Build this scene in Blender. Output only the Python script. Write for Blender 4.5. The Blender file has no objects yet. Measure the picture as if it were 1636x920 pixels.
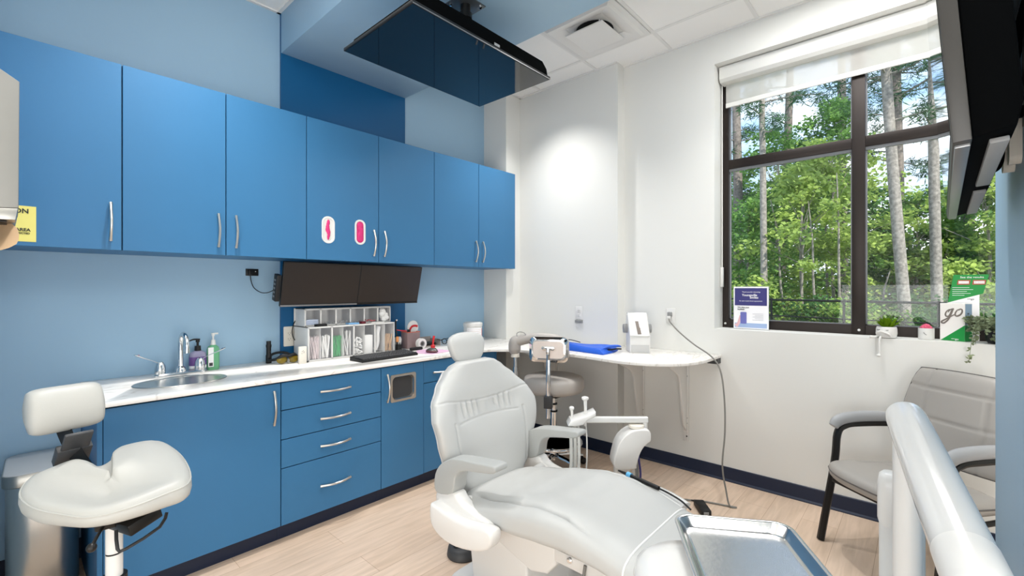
import bpy, bmesh, math, random
from mathutils import Vector, Matrix, noise
random.seed(7)
SC = bpy.context.scene
COL = SC.collection
PI = math.pi
R = math.radians

# ------------------------------------------------------------------ camera, world, lights, exposure
cam = bpy.data.cameras.new('camera'); cam.sensor_width = 36.0; cam.lens = 725/1636*36
cam.clip_start = 0.02; cam.clip_end = 300
cam_o = bpy.data.objects.new('camera', cam); COL.objects.link(cam_o)
cam_o.location = (0, 0, 1.3926); cam_o.rotation_euler = (R(90), 0, R(42.1-90))
SC.camera = cam_o
SC.view_settings.view_transform = 'Standard'; SC.view_settings.look = 'None'
SC.view_settings.gamma = 1.0; SC.view_settings.use_curve_mapping = False
SC.view_settings.exposure = 0.80

world = bpy.data.worlds.new('sky'); SC.world = world; world.use_nodes = True
wn, wl = world.node_tree.nodes, world.node_tree.links
wn.clear()
w_out = wn.new('ShaderNodeOutputWorld'); w_bg = wn.new('ShaderNodeBackground')
w_tc = wn.new('ShaderNodeTexCoord'); w_sep = wn.new('ShaderNodeSeparateXYZ')
w_grad = wn.new('ShaderNodeValToRGB'); w_noise = wn.new('ShaderNodeTexNoise'); w_map = wn.new('ShaderNodeMapping')
w_ramp = wn.new('ShaderNodeValToRGB'); w_mix = wn.new('ShaderNodeMixRGB')
wl.new(w_tc.outputs['Generated'], w_sep.inputs[0]); wl.new(w_sep.outputs['Z'], w_grad.inputs[0])
e = w_grad.color_ramp.elements
e[0].position = 0.0; e[0].color = (0.62, 0.78, 0.95, 1); e[1].position = 0.55; e[1].color = (0.16, 0.36, 0.78, 1)
w_map.inputs['Scale'].default_value = (1, 1, 2.2)
wl.new(w_tc.outputs['Generated'], w_map.inputs[0]); wl.new(w_map.outputs[0], w_noise.inputs['Vector'])
w_noise.inputs['Scale'].default_value = 3.2; w_noise.inputs['Detail'].default_value = 7; w_noise.inputs['Roughness'].default_value = 0.55
w_ramp.color_ramp.elements[0].position = 0.44; w_ramp.color_ramp.elements[1].position = 0.60
wl.new(w_noise.outputs['Fac'], w_ramp.inputs[0]); wl.new(w_ramp.outputs[0], w_mix.inputs[0])
wl.new(w_grad.outputs[0], w_mix.inputs[1]); w_mix.inputs[2].default_value = (0.95, 0.97, 1.0, 1)
wl.new(w_mix.outputs[0], w_bg.inputs[0]); w_bg.inputs[1].default_value = 1.1
wl.new(w_bg.outputs[0], w_out.inputs[0])

def lamp(name, kind, loc, energy, color=(1, 1, 1), rot=(0, 0, 0), **kw):
    l = bpy.data.lights.new(name, kind); l.energy = energy; l.color = color
    for k, v in kw.items(): setattr(l, k, v)
    o = bpy.data.objects.new(name, l); o.location = loc; o.rotation_euler = rot; COL.objects.link(o)
    return o
lamp('sun', 'SUN', (0, 0, 20), 3.3, (1.0, 0.96, 0.88), (R(38), R(-30), 0), angle=R(1.0))
ZC = 3.26
WARM = (1.0, 0.975, 0.94)
for i, (x, y, p) in enumerate([(2.84, 2.37, 74), (0.62, 2.36, 88), (0.55, 0.75, 10), (2.84, 0.75, 46)]):
    lamp('ceiling_downlight', 'SPOT', (x, y, ZC-0.012), p, WARM, spot_size=R(112), spot_blend=1.0, shadow_soft_size=0.05)
# added soft fill at ceiling height, beside and behind the camera
for x, y, sx, sy, p in [(0.6, 1.5, 0.58, 1.16, 6), (2.83, 0.2, 0.58, 1.16, 14), (0.6, -0.7, 0.58, 1.16, 14)]:
    lamp('ceiling_fill_light', 'AREA', (x, y, ZC-0.02), p, (1, 0.985, 0.965), shape='RECTANGLE', size=sx, size_y=sy)

# added fill from behind the camera, tilted up to brighten ceiling and walls
lamp('rear_fill_light', 'AREA', (-1.85, -0.3, 1.25), 66, (1, 0.99, 0.975), (R(128), 0, R(-90)), shape='RECTANGLE', size=2.6, size_y=2.3)
lamp('rear_fill_light', 'AREA', (0.1, -2.2, 1.25), 46, (1, 0.99, 0.975), (R(122), 0, 0), shape='RECTANGLE', size=1.6, size_y=2.3)

# ------------------------------------------------------------------ materials
def lin(h):
    h = h.lstrip('#'); v = [int(h[i:i+2], 16)/255 for i in (0, 2, 4)]
    return tuple(((c/12.92) if c <= 0.04045 else ((c+0.055)/1.055)**2.4) for c in v)+(1,)
def mat(name, col, rough=0.5, metal=0.0, var=0.0, vscale=6.0, bump=0.0, bscale=200.0, coat=0.0, trans=0.0, ior=1.45, spec=0.5, aniso=0.0, alpha=1.0):
    m = bpy.data.materials.new(name); m.use_nodes = True
    n, l = m.node_tree.nodes, m.node_tree.links
    b = n['Principled BSDF']
    c = lin(col) if isinstance(col, str) else col
    b.inputs['Base Color'].default_value = c
    b.inputs['Roughness'].default_value = rough; b.inputs['Metallic'].default_value = metal
    b.inputs['Coat Weight'].default_value = coat; b.inputs['Coat Roughness'].default_value = 0.08
    b.inputs['Transmission Weight'].default_value = trans; b.inputs['IOR'].default_value = ior
    b.inputs['Specular IOR Level'].default_value = spec; b.inputs['Anisotropic'].default_value = aniso
    b.inputs['Alpha'].default_value = alpha
    if var > 0 or bump > 0:
        tc = n.new('ShaderNodeTexCoord')
    if var > 0:
        t = n.new('ShaderNodeTexNoise'); t.inputs['Scale'].default_value = vscale; t.inputs['Detail'].default_value = 4
        l.new(tc.outputs['Object'], t.inputs['Vector'])
        mx = n.new('ShaderNodeMixRGB'); mx.blend_type = 'MULTIPLY'; mx.inputs[0].default_value = 1.0
        rp = n.new('ShaderNodeValToRGB'); rp.color_ramp.elements[0].color = (1-var, 1-var, 1-var, 1); rp.color_ramp.elements[1].color = (1+var*0.3,)*3+(1,)
        rp.color_ramp.elements[0].position = 0.3; rp.color_ramp.elements[1].position = 0.7
        l.new(t.outputs['Fac'], rp.inputs[0]); mx.inputs[1].default_value = c; l.new(rp.outputs[0], mx.inputs[2])
        l.new(mx.outputs[0], b.inputs['Base Color'])
    if bump > 0:
        t2 = n.new('ShaderNodeTexNoise'); t2.inputs['Scale'].default_value = bscale; t2.inputs['Detail'].default_value = 3
        l.new(tc.outputs['Object'], t2.inputs['Vector'])
        bp = n.new('ShaderNodeBump'); bp.inputs['Strength'].default_value = bump; bp.inputs['Distance'].default_value = 0.002
        l.new(t2.outputs['Fac'], bp.inputs['Height']); l.new(bp.outputs[0], b.inputs['Normal'])
    return m
M = {}
M['wall_white'] = mat('wall_white_paint', '#e2e2de', 0.6, bump=0.08, bscale=350)
M['wall_blue'] = mat('wall_light_blue_paint', '#9bbcd4', 0.5, bump=0.06, bscale=350)
M['panel_blue'] = mat('deep_blue_paint', '#06588a', 0.45, bump=0.05, bscale=350)
M['cab'] = mat('blue_laminate', '#38719d', 0.4, var=0.03, vscale=3, spec=0.4)
M['cab_in'] = mat('blue_laminate_shadow_gap', '#1c3a5c', 0.6)  # shade of the door gaps put into the carcass colour
M['kick'] = mat('navy_rubber_base', '#0f1e38', 0.45)
M['ceil'] = mat('ceiling_tile', '#f4f3f0', 0.9, bump=0.25, bscale=260)
M['tbar'] = mat('ceiling_bar', '#e6e5e2', 0.5)
M['steel'] = mat('brushed_steel', '#c9c7c2', 0.28, 1.0, bump=0.06, bscale=90, aniso=0.4)
M['steel_dark'] = mat('steel_bowl', '#a8a6a0', 0.32, 1.0)
M['chrome'] = mat('chrome', '#e4e5e6', 0.08, 1.0)
M['nickel'] = mat('satin_nickel', '#d3cdc5', 0.3, 1.0)
M['white'] = mat('white_plastic', '#dfdedb', 0.35, coat=0.2)
M['white_gloss'] = mat('white_gloss_enamel', '#dededc', 0.15, coat=0.6)
M['offwhite'] = mat('ivory_plastic', '#e6e0d4', 0.4)
M['leather'] = mat('pale_grey_leather', '#bbbcba', 0.42, bump=0.12, bscale=500)
M['leather_arm'] = mat('grey_arm_plastic', '#a9aba9', 0.45)
M['stool_white'] = mat('white_leather', '#b3b3ae', 0.45, bump=0.1, bscale=500)
M['grey_vinyl'] = mat('warm_grey_vinyl', '#b0aba6', 0.42, bump=0.1, bscale=450)
M['grey_leather'] = mat('grey_leather', '#a39f9a', 0.4, bump=0.12, bscale=420)
M['welt'] = mat('dark_grey_welt', '#5d5a58', 0.5)
M['arm_vinyl'] = mat('grey_blue_vinyl', '#a3a5a8', 0.42, bump=0.1, bscale=420)
M['black'] = mat('black_plastic', '#101113', 0.5)
M['black_gloss'] = mat('black_glass', '#05070a', 0.03, spec=0.8)
M['black_metal'] = mat('black_metal', '#1b1a19', 0.35, 0.3)
M['dark'] = mat('dark_grey_plastic', '#3b3c3e', 0.5)
M['grey'] = mat('grey_plastic', '#8d8e8e', 0.5)
M['jet'] = mat('jet_black_plastic', '#040506', 0.8, spec=0.04)
M['screen'] = mat('monitor_screen', '#2c2623', 0.32)
M['bezel_silver'] = mat('silver_bezel', '#8b8c8d', 0.3, 0.7)
M['bronze'] = mat('dark_bronze_aluminium', '#2b2421', 0.4, 0.4)
M['gasket'] = mat('grey_glazing_strip', '#8c8f93', 0.5)
M['pink'] = mat('pink_nitrile', '#d8327a', 0.5, var=0.15, vscale=40)
M['red'] = mat('red_plastic', '#c8252b', 0.35)
M['green_br'] = mat('green_plastic', '#12a552', 0.4)
M['wood_stick'] = mat('wooden_stick', '#d8b184', 0.7)
M['cotton'] = mat('cotton_white', '#f2f1ee', 0.85)
M['blue_cloth'] = mat('blue_vinyl_cloth', '#2a62d2', 0.5, bump=0.15, bscale=90)
M['cord_grey'] = mat('grey_cord', '#7b7974', 0.5)
M['clear'] = mat('clear_acrylic', '#f4f7fb', 0.05, alpha=0.18)
M['frost'] = mat('frosted_bin_plastic', '#e6e8ee', 0.15, alpha=0.08)
M['paper'] = mat('white_paper', '#f4f3f5', 0.7)
M['navy_print'] = mat('navy_print', '#3c3a78', 0.6)
M['black_print'] = mat('black_print', '#222222', 0.6)
M['grey_print'] = mat('grey_print', '#8a8a96', 0.6)
M['white_print'] = mat('white_print', '#f5f5f5', 0.6)
M['yellow'] = mat('yellow_sign', '#e9dc7c', 0.6)
M['green_print'] = mat('green_print', '#138a3c', 0.5)
M['brown_paper'] = mat('kraft_paper', '#b89a78', 0.8)
M['amber'] = mat('amber_lens', '#8a7416', 0.12, alpha=0.75)
M['trunk'] = mat('pine_bark', '#8d8078', 0.9, var=0.45, vscale=9, bump=0.6, bscale=30)
M['trunk_pale'] = mat('pale_bark', '#a0968d', 0.9, var=0.5, vscale=12, bump=0.4, bscale=40)
M['ivory_print'] = mat('pale_blue_print', '#9fb4d8', 0.6)

def leafmat(name, col, trl=0.45):
    m = bpy.data.materials.new(name); m.use_nodes = True
    n, l = m.node_tree.nodes, m.node_tree.links
    n.clear()
    o = n.new('ShaderNodeOutputMaterial'); d = n.new('ShaderNodeBsdfDiffuse'); t = n.new('ShaderNodeBsdfTranslucent'); x = n.new('ShaderNodeMixShader')
    tc = n.new('ShaderNodeTexCoord'); nz = n.new('ShaderNodeTexNoise'); rp = n.new('ShaderNodeValToRGB')
    nz.inputs['Scale'].default_value = 1.6; nz.inputs['Detail'].default_value = 5
    c = lin(col)
    rp.color_ramp.elements[0].position = 0.35; rp.color_ramp.elements[0].color = (c[0]*0.55, c[1]*0.62, c[2]*0.6, 1)
    rp.color_ramp.elements[1].position = 0.65; rp.color_ramp.elements[1].color = (min(1, c[0]*1.25), min(1, c[1]*1.2), c[2], 1)
    l.new(tc.outputs['Object'], nz.inputs['Vector']); l.new(nz.outputs['Fac'], rp.inputs[0])
    l.new(rp.outputs[0], d.inputs[0]); l.new(rp.outputs[0], t.inputs[0]); x.inputs[0].default_value = trl
    l.new(d.outputs[0], x.inputs[1]); l.new(t.outputs[0], x.inputs[2]); l.new(x.outputs[0], o.inputs[0])
    return m
M['leaf_bright'] = leafmat('bright_leaf', '#b3c774'); M['leaf_mid'] = leafmat('mid_leaf', '#84a862')
M['leaf_dark'] = leafmat('dark_leaf', '#5d8356'); M['needle'] = leafmat('pine_needle', '#57755a', 0.25)
M['leaf_grey'] = leafmat('grey_green_leaf', '#9aa489', 0.2); M['succulent'] = leafmat('succulent_leaf', '#6c8f1f', 0.15)
M['leaf_yellow'] = leafmat('yellow_leaf', '#c2c486')

def marble():
    m = mat('white_veined_stone', '#f3f0ea', 0.22, coat=0.1)
    n, l = m.node_tree.nodes, m.node_tree.links; b = n['Principled BSDF']
    tc = n.new('ShaderNodeTexCoord'); mp = n.new('ShaderNodeMapping'); mp.inputs['Rotation'].default_value = (0, 0, R(28)); mp.inputs['Scale'].default_value = (1.2, 3.4, 1)
    nz = n.new('ShaderNodeTexNoise'); nz.inputs['Scale'].default_value = 1.5; nz.inputs['Detail'].default_value = 9; nz.inputs['Distortion'].default_value = 1.4
    s = n.new('ShaderNodeMath'); s.operation = 'SUBTRACT'; s.inputs[1].default_value = 0.5
    ab = n.new('ShaderNodeMath'); ab.operation = 'ABSOLUTE'
    rp = n.new('ShaderNodeValToRGB'); rp.color_ramp.elements[0].position = 0.0; rp.color_ramp.elements[0].color = lin('#d9d4cd')
    rp.color_ramp.elements[1].position = 0.022; rp.color_ramp.elements[1].color = lin('#f1eee9')
    l.new(tc.outputs['Object'], mp.inputs[0]); l.new(mp.outputs[0], nz.inputs['Vector']); l.new(nz.outputs['Fac'], s.inputs[0]); l.new(s.outputs[0], ab.inputs[0])
    l.new(ab.outputs[0], rp.inputs[0]); l.new(rp.outputs[0], b.inputs['Base Color'])
    return m
M['marble'] = marble()

def planks():
    m = mat('pale_wood_plank', '#d6bda4', 0.42)
    n, l = m.node_tree.nodes, m.node_tree.links; b = n['Principled BSDF']
    tc = n.new('ShaderNodeTexCoord'); br = n.new('ShaderNodeTexBrick')
    br.offset = 0.37; br.inputs['Scale'].default_value = 1.0; br.inputs['Brick Width'].default_value = 1.22; br.inputs['Row Height'].default_value = 0.18
    br.inputs['Mortar Size'].default_value = 0.0012; br.inputs['Mortar Smooth'].default_value = 0.3
    br.inputs['Color1'].default_value = lin('#e2ccb8'); br.inputs['Color2'].default_value = lin('#dbc3ad'); br.inputs['Mortar'].default_value = lin('#b3967b')
    l.new(tc.outputs['Object'], br.inputs['Vector'])
    mp = n.new('ShaderNodeMapping'); mp.inputs['Scale'].default_value = (1.6, 16, 1)
    nz = n.new('ShaderNodeTexNoise'); nz.inputs['Scale'].default_value = 2.2; nz.inputs['Detail'].default_value = 7; nz.inputs['Distortion'].default_value = 0.7
    l.new(tc.outputs['Object'], mp.inputs[0]); l.new(mp.outputs[0], nz.inputs['Vector'])
    rp = n.new('ShaderNodeValToRGB'); rp.color_ramp.elements[0].position = 0.3; rp.color_ramp.elements[0].color = (0.86, 0.84, 0.81, 1); rp.color_ramp.elements[1].position = 0.7; rp.color_ramp.elements[1].color = (1.06, 1.05, 1.05, 1)
    mx = n.new('ShaderNodeMixRGB'); mx.blend_type = 'MULTIPLY'; mx.inputs[0].default_value = 1
    l.new(nz.outputs['Fac'], rp.inputs[0]); l.new(br.outputs['Color'], mx.inputs[1]); l.new(rp.outputs[0], mx.inputs[2]); l.new(mx.outputs[0], b.inputs['Base Color'])
    return m
M['floor'] = planks()

def fabric_translucent():
    m = bpy.data.materials.new('sheer_shade_fabric'); m.use_nodes = True
    n, l = m.node_tree.nodes, m.node_tree.links; n.clear()
    o = n.new('ShaderNodeOutputMaterial'); d = n.new('ShaderNodeBsdfDiffuse'); t = n.new('ShaderNodeBsdfTranslucent'); tr = n.new('ShaderNodeBsdfTransparent')
    a = n.new('ShaderNodeMixShader'); b = n.new('ShaderNodeMixShader')
    d.inputs[0].default_value = lin('#e9e7e2'); t.inputs[0].default_value = lin('#f2f0ec')
    a.inputs[0].default_value = 0.4; b.inputs[0].default_value = 0.40
    l.new(d.outputs[0], a.inputs[1]); l.new(t.outputs[0], a.inputs[2]); l.new(a.outputs[0], b.inputs[1]); l.new(tr.outputs[0], b.inputs[2]); l.new(b.outputs[0], o.inputs[0])
    return m
M['shade'] = fabric_translucent()
def glass_mat():
    m = bpy.data.materials.new('window_glass'); m.use_nodes = True
    n, l = m.node_tree.nodes, m.node_tree.links; n.clear()
    o = n.new('ShaderNodeOutputMaterial'); g = n.new('ShaderNodeBsdfGlossy'); tr = n.new('ShaderNodeBsdfTransparent'); fr = n.new('ShaderNodeFresnel'); x = n.new('ShaderNodeMixShader')
    g.inputs['Roughness'].default_value = 0.0; tr.inputs[0].default_value = (0.96, 0.985, 0.98, 1); fr.inputs[0].default_value = 1.3
    l.new(fr.outputs[0], x.inputs[0]); l.new(tr.outputs[0], x.inputs[1]); l.new(g.outputs[0], x.inputs[2]); l.new(x.outputs[0], o.inputs[0])
    return m
M['glass'] = glass_mat()

# ------------------------------------------------------------------ geometry helpers
def catmull(pts, n=6, closed=False):
    P = [Vector(p) for p in pts]
    if len(P) < 3 or n <= 1: return P
    out = []; L = len(P); rng = L if closed else L-1
    for i in range(rng):
        if closed: a, b, c, d = P[(i-1) % L], P[i], P[(i+1) % L], P[(i+2) % L]
        else: a, b, c, d = P[max(i-1, 0)], P[i], P[i+1], P[min(i+2, L-1)]
        for k in range(n):
            t = k/n
            out.append(0.5*((2*b)+(c-a)*t+(2*a-5*b+4*c-d)*t*t+(3*b-a-3*c+d)*t**3))
    if not closed: out.append(P[-1])
    return out
def basis(d):
    d = d.normalized(); up = Vector((0, 0, 1)) if abs(d.z) < 0.95 else Vector((1, 0, 0))
    a = d.cross(up).normalized(); b = a.cross(d).normalized()
    return a, b
class G:
    def __init__(s): s.bm = bmesh.new()
    def faces_ring(s, A, B):
        n = len(A)
        for i in range(n):
            try: s.bm.faces.new((A[i], A[(i+1) % n], B[(i+1) % n], B[i]))
            except ValueError: pass
    def loft(s, rings, caps=True, closed=False):
        V = [[s.bm.verts.new(p) for p in r] for r in rings]
        for a, b in zip(V, V[1:]): s.faces_ring(a, b)
        if closed: s.faces_ring(V[-1], V[0])
        elif caps:
            s.bm.faces.new(list(reversed(V[0]))); s.bm.faces.new(V[-1])
        return V
    def box(s, c, size, rot=(0, 0, 0), bev=0.0, seg=2):
        t = bmesh.new()
        bmesh.ops.create_cube(t, size=1.0)
        for v in t.verts: v.co = Vector((v.co.x*size[0], v.co.y*size[1], v.co.z*size[2]))
        if bev > 0: bmesh.ops.bevel(t, geom=t.edges[:], offset=min(bev, min(size)*0.49), segments=seg, affect='EDGES', profile=0.5)
        from mathutils import Euler
        Mx = Matrix.Translation(c) @ Euler(rot).to_matrix().to_4x4()
        s.merge(t, Mx); return s
    def merge(s, t, Mx=None):
        if Mx is not None: t.transform(Mx)
        me = bpy.data.meshes.new('tmp'); t.to_mesh(me); t.free(); s.bm.from_mesh(me); bpy.data.meshes.remove(me)
    def bb(s, x0, x1, y0, y1, z0, z1, bev=0.0, seg=2):
        return s.box(((x0+x1)/2, (y0+y1)/2, (z0+z1)/2), (abs(x1-x0), abs(y1-y0), abs(z1-z0)), bev=bev, seg=seg)
    def tube(s, pts, r, n=10, smooth=5, closed=False, flat=1.0, up=None):
        P = catmull(pts, smooth, closed); rings = []
        rr = r if isinstance(r, (list, tuple)) else None
        a = None
        for i, p in enumerate(P):
            if closed: d = P[(i+1) % len(P)]-P[i-1]
            else: d = P[min(i+1, len(P)-1)]-P[max(i-1, 0)]
            if d.length < 1e-9: d = Vector((0, 0, 1))
            d.normalize()
            if a is None:
                if up is not None: a = d.cross(Vector(up)).normalized()
                else: a, _ = basis(d)
            else:
                a = a-d*a.dot(d)
                if a.length < 1e-6: a, _ = basis(d)
                a.normalize()
            b = a.cross(d)
            if rr:
                f = i/max(1, len(P)-1)*(len(rr)-1); k = min(int(f), len(rr)-2); q = rr[k]+(rr[k+1]-rr[k])*(f-k)
            else: q = r
            rings.append([p+a*q*math.cos(2*PI*k/n)+b*q*flat*math.sin(2*PI*k/n) for k in range(n)])
        s.loft(rings, True, closed); return s
    def cyl(s, p0, p1, r0, r1=None, n=20):
        p0, p1 = Vector(p0), Vector(p1); r1 = r0 if r1 is None else r1
        a, b = basis(p1-p0)
        s.loft([[p+a*r*math.cos(2*PI*k/n)+b*r*math.sin(2*PI*k/n) for k in range(n)] for p, r in ((p0, r0), (p1, r1))]); return s
    def lathe(s, prof, loc=(0, 0, 0), rot=(0, 0, 0), n=32, sx=1.0, sy=1.0):
        from mathutils import Euler
        Mx = Matrix.Translation(loc) @ Euler(rot).to_matrix().to_4x4()
        s.loft([[Mx @ Vector((max(r, 1e-4)*math.cos(2*PI*k/n)*sx, max(r, 1e-4)*math.sin(2*PI*k/n)*sy, z)) for k in range(n)] for r, z in prof]); return s
    def prism(s, poly, fn, d0, d1, bev=0.0, seg=2):
        """poly of 2-D points, fn(a, b, d) -> 3-D point; extruded between d0 and d1"""
        t = bmesh.new()
        A = [t.verts.new(fn(a, b, d0)) for a, b in poly]; B = [t.verts.new(fn(a, b, d1)) for a, b in poly]
        n = len(A)
        for i in range(n): t.faces.new((A[i], A[(i+1) % n], B[(i+1) % n], B[i]))
        f0 = t.faces.new(list(reversed(A))); f1 = t.faces.new(B)
        bmesh.ops.recalc_face_normals(t, faces=t.faces[:])
        if bev > 0:
            ed = list(set(list(f0.edges)+list(f1.edges)))
            bmesh.ops.bevel(t, geom=ed, offset=bev, segments=seg, affect='EDGES', profile=0.5, clamp_overlap=True)
        s.merge(t); return s
    def ball(s, c, r, n=16, m=10, sc=(1, 1, 1)):
        t = bmesh.new(); bmesh.ops.create_uvsphere(t, u_segments=n, v_segments=m, radius=1.0)
        for v in t.verts: v.co = Vector((v.co.x*r*sc[0]+c[0], v.co.y*r*sc[1]+c[1], v.co.z*r*sc[2]+c[2]))
        s.merge(t); return s
    def quad(s, *p):
        s.bm.faces.new([s.bm.verts.new(q) for q in p]); return s
def rrect(w, h, r, n=5, sup=None):
    out = []
    for cx, cy, a0 in ((w/2-r, h/2-r, 0), (-w/2+r, h/2-r, 90), (-w/2+r, -h/2+r, 180), (w/2-r, -h/2+r, 270)):
        for k in range(n+1):
            a = R(a0+90*k/n); out.append((cx+r*math.cos(a), cy+r*math.sin(a)))
    return out

W = {}
def Wm(o): return W.get(o.name, Matrix.Identity(4))
def link(name, g, m, parent=None, local=False, smooth=35, origin=None):
    """make ONE mesh object from the shape g; world coordinates unless local"""
    bm = g.bm
    bmesh.ops.recalc_face_normals(bm, faces=bm.faces[:])
    Mx = Matrix.Identity(4)
    if parent is not None: Mx = Wm(parent)
    elif origin is not None: Mx = Matrix.Translation(origin)
    if not local: bm.transform(Mx.inverted())
    me = bpy.data.meshes.new(name); bm.to_mesh(me); bm.free()
    mats = m if isinstance(m, (list, tuple)) else [m]
    for k in mats: me.materials.append(M[k] if isinstance(k, str) else k)
    if smooth is not None:
        me.shade_smooth(); me.set_sharp_from_angle(angle=R(smooth))
    o = bpy.data.objects.new(name, me); COL.objects.link(o)
    if parent is not None: o.parent = parent
    else: o.matrix_basis = Mx
    W[o.name] = Mx
    return o
def tag(o, label=None, cat=None, group=None, kind=None):
    if label: o['label'] = label
    if cat: o['category'] = cat
    if group: o['group'] = group
    if kind: o['kind'] = kind
    return o
def thing(name, label, cat, loc=(0, 0, 0), rz=0.0, group=None, kind=None):
    o = bpy.data.objects.new(name, None); COL.objects.link(o); o.empty_display_size = 0.05
    o.location = loc; o.rotation_euler = (0, 0, rz)
    W[o.name] = Matrix.Translation(loc) @ Matrix.Rotation(rz, 4, 'Z')
    return tag(o, label, cat, group, kind)
def solo(name, g, m, label, cat, group=None, kind=None, smooth=35, origin=None):
    if origin is None:
        vs = [v.co for v in g.bm.verts]
        origin = (sum(v.x for v in vs)/len(vs), sum(v.y for v in vs)/len(vs), min(v.z for v in vs))
    return tag(link(name, g, m, None, smooth=smooth, origin=origin), label, cat, group, kind)
def struct(name, g, m, parent=None, smooth=35):
    o = link(name, g, m, parent, smooth=smooth)
    if parent is None: o['kind'] = 'structure'
    return o
def copy_tree(o, parent=None, loc=None, rz=None):
    c = o.copy(); COL.objects.link(c)
    if parent is not None: c.parent = parent
    if loc is not None: c.location = loc
    if rz is not None: c.rotation_euler = (0, 0, rz)
    for ch in list(o.children): copy_tree(ch, c)
    return c
def text(name, body, size, m, parent, pos, xdir, ydir, align='CENTER', bold=0.0, ext=0.0004, shear=0.0):
    cu = bpy.data.curves.new(name, 'FONT'); cu.body = body; cu.size = size; cu.align_x = align; cu.align_y = 'CENTER'
    cu.extrude = ext; cu.offset = bold; cu.shear = shear
    tmp = bpy.data.objects.new('tmp_text', cu); COL.objects.link(tmp); bpy.context.view_layer.update()
    me = bpy.data.meshes.new_from_object(tmp.evaluated_get(bpy.context.evaluated_depsgraph_get())); bpy.data.objects.remove(tmp); bpy.data.curves.remove(cu)
    me.materials.clear(); me.materials.append(M[m])
    o = bpy.data.objects.new(name, me); COL.objects.link(o)
    x = Vector(xdir).normalized(); y = Vector(ydir); y = (y-x*y.dot(x)).normalized(); z = x.cross(y)
    Mx = Matrix((x, y, z)).transposed().to_4x4(); Mx.translation = Vector(pos)
    if parent is not None:
        o.parent = parent; o.matrix_basis = Wm(parent).inverted() @ Mx
    else: o.matrix_basis = Mx
    W[o.name] = Mx
    return o
# ------------------------------------------------------------------ the room
YW = 3.24; YP = 3.22; XB = 3.17; YCH = 2.94; XP = 3.37; XW = 3.48; YST = 1.867
WY0, WY1, WZ0, WZ1 = -0.60, 1.135, 1.093, 3.04      # window opening
g = G(); g.bb(-2.0, 3.9, -2.4, 3.5, -0.12, 0.0); struct('floor', g, 'floor')
g = G(); g.bb(-2.0, 3.9, -2.4, 3.5, ZC, ZC+0.12); struct('ceiling', g, 'ceil')
g = G(); g.bb(-2.0, XB, YW, YW+0.15, 0, ZC); struct('wall_left', g, 'wall_blue')
g = G(); g.bb(1.231, 2.225, YP, YW, 0, ZC); struct('trim_1', g, 'panel_blue')
g = G(); g.bb(1.231, 2.225, 0.35, YP, 2.983, ZC, bev=0.003); struct('ceiling_soffit', g, 'wall_blue')
g = G(); g.bb(XB, XP+0.3, YCH, YW+0.15, 0, ZC); struct('wall_corner', g, 'wall_white')
g = G(); g.bb(XP, XP+0.3, YST, YCH, 0, ZC); struct('wall_pilaster', g, 'wall_white')
# window wall with its opening
g = G()
g.bb(XW, XW+0.28, WY1, YST, 0, ZC); g.bb(XW, XW+0.28, -2.4, WY0, 0, ZC)
g.bb(XW, XW+0.28, WY0, WY1, 0, WZ0); g.bb(XW, XW+0.28, WY0, WY1, WZ1, ZC)
struct('wall_window', g, 'wall_white')
g = G(); g.bb(-2.0, 3.9, -2.4, -2.3, 0, ZC); struct('wall_right', g, 'wall_white')
g = G(); g.bb(-2.1, -2.0, -2.4, 3.5, 0, ZC); struct('wall_back', g, 'wall_white')
g = G(); g.bb(-0.22, -0.10, 2.0, YW, 0, ZC); struct('wall_near', g, 'wall_blue')
g = G(); g.bb(0.9, 2.43, -0.32, -0.20, 0, ZC, bev=0.004); struct('wall_partition', g, 'wall_blue')
# baseboards
def board(name, pts, h=0.10, t=0.008):
    g = G()
    for (a, b) in zip(pts, pts[1:]):
        a, b = Vector(a), Vector(b); d = (b-a).normalized(); n = Vector((-d.y, d.x))
        poly = [(0, 0), (t*2.2, 0), (t*2.2, 0.006), (t*1.1, 0.016), (t, h-0.003), (t*0.6, h), (0, h)]
        g.prism(poly, lambda u, z, l: Vector((a.x+d.x*l+n.x*u, a.y+d.y*l+n.y*u, z)), 0, (b-a).length)
    struct(name, g, 'kick')
board('baseboard_window', [(XW, -2.3), (XW, YST), (XP, YST), (XP, YCH), (XB, YCH)])
board('baseboard_left', [(0.262, YW), (-0.10, YW)])
board('baseboard_partition', [(2.43, -0.20), (0.9, -0.20)])
# ceiling grid
def rng(a, b, st):
    while a < b: yield a; a += st
g = G()
for x in [3.145, 2.535, 0.92, 0.31, -0.3, -0.91, -1.52]: g.bb(x-0.012, x+0.012, -2.3, YW, ZC-0.006, ZC-0.0005)
for y in [2.67, 2.065, 1.455, 0.845, 0.235, -0.375, -0.985, -1.6]:
    g.bb(2.225, XW, y-0.012, y+0.012, ZC-0.0065, ZC-0.0005); g.bb(-2.0, 1.231, y-0.012, y+0.012, ZC-0.0065, ZC-0.0005)
for (x0, x1, y0, y1) in [(-2.0, 1.231, YW-0.02, YW), (2.225, XB, YW-0.02, YW), (XB, XP, YCH-0.02, YCH), (XP-0.02, XP, YST, YCH), (XW-0.02, XW, -2.3, YST), (1.209, 1.231, 0.35, YW), (2.225, 2.247, 0.35, YW)]:
    g.bb(x0, x1, y0, y1, ZC-0.010, ZC-0.0003)
struct('trim_2', g, 'tbar')
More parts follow.
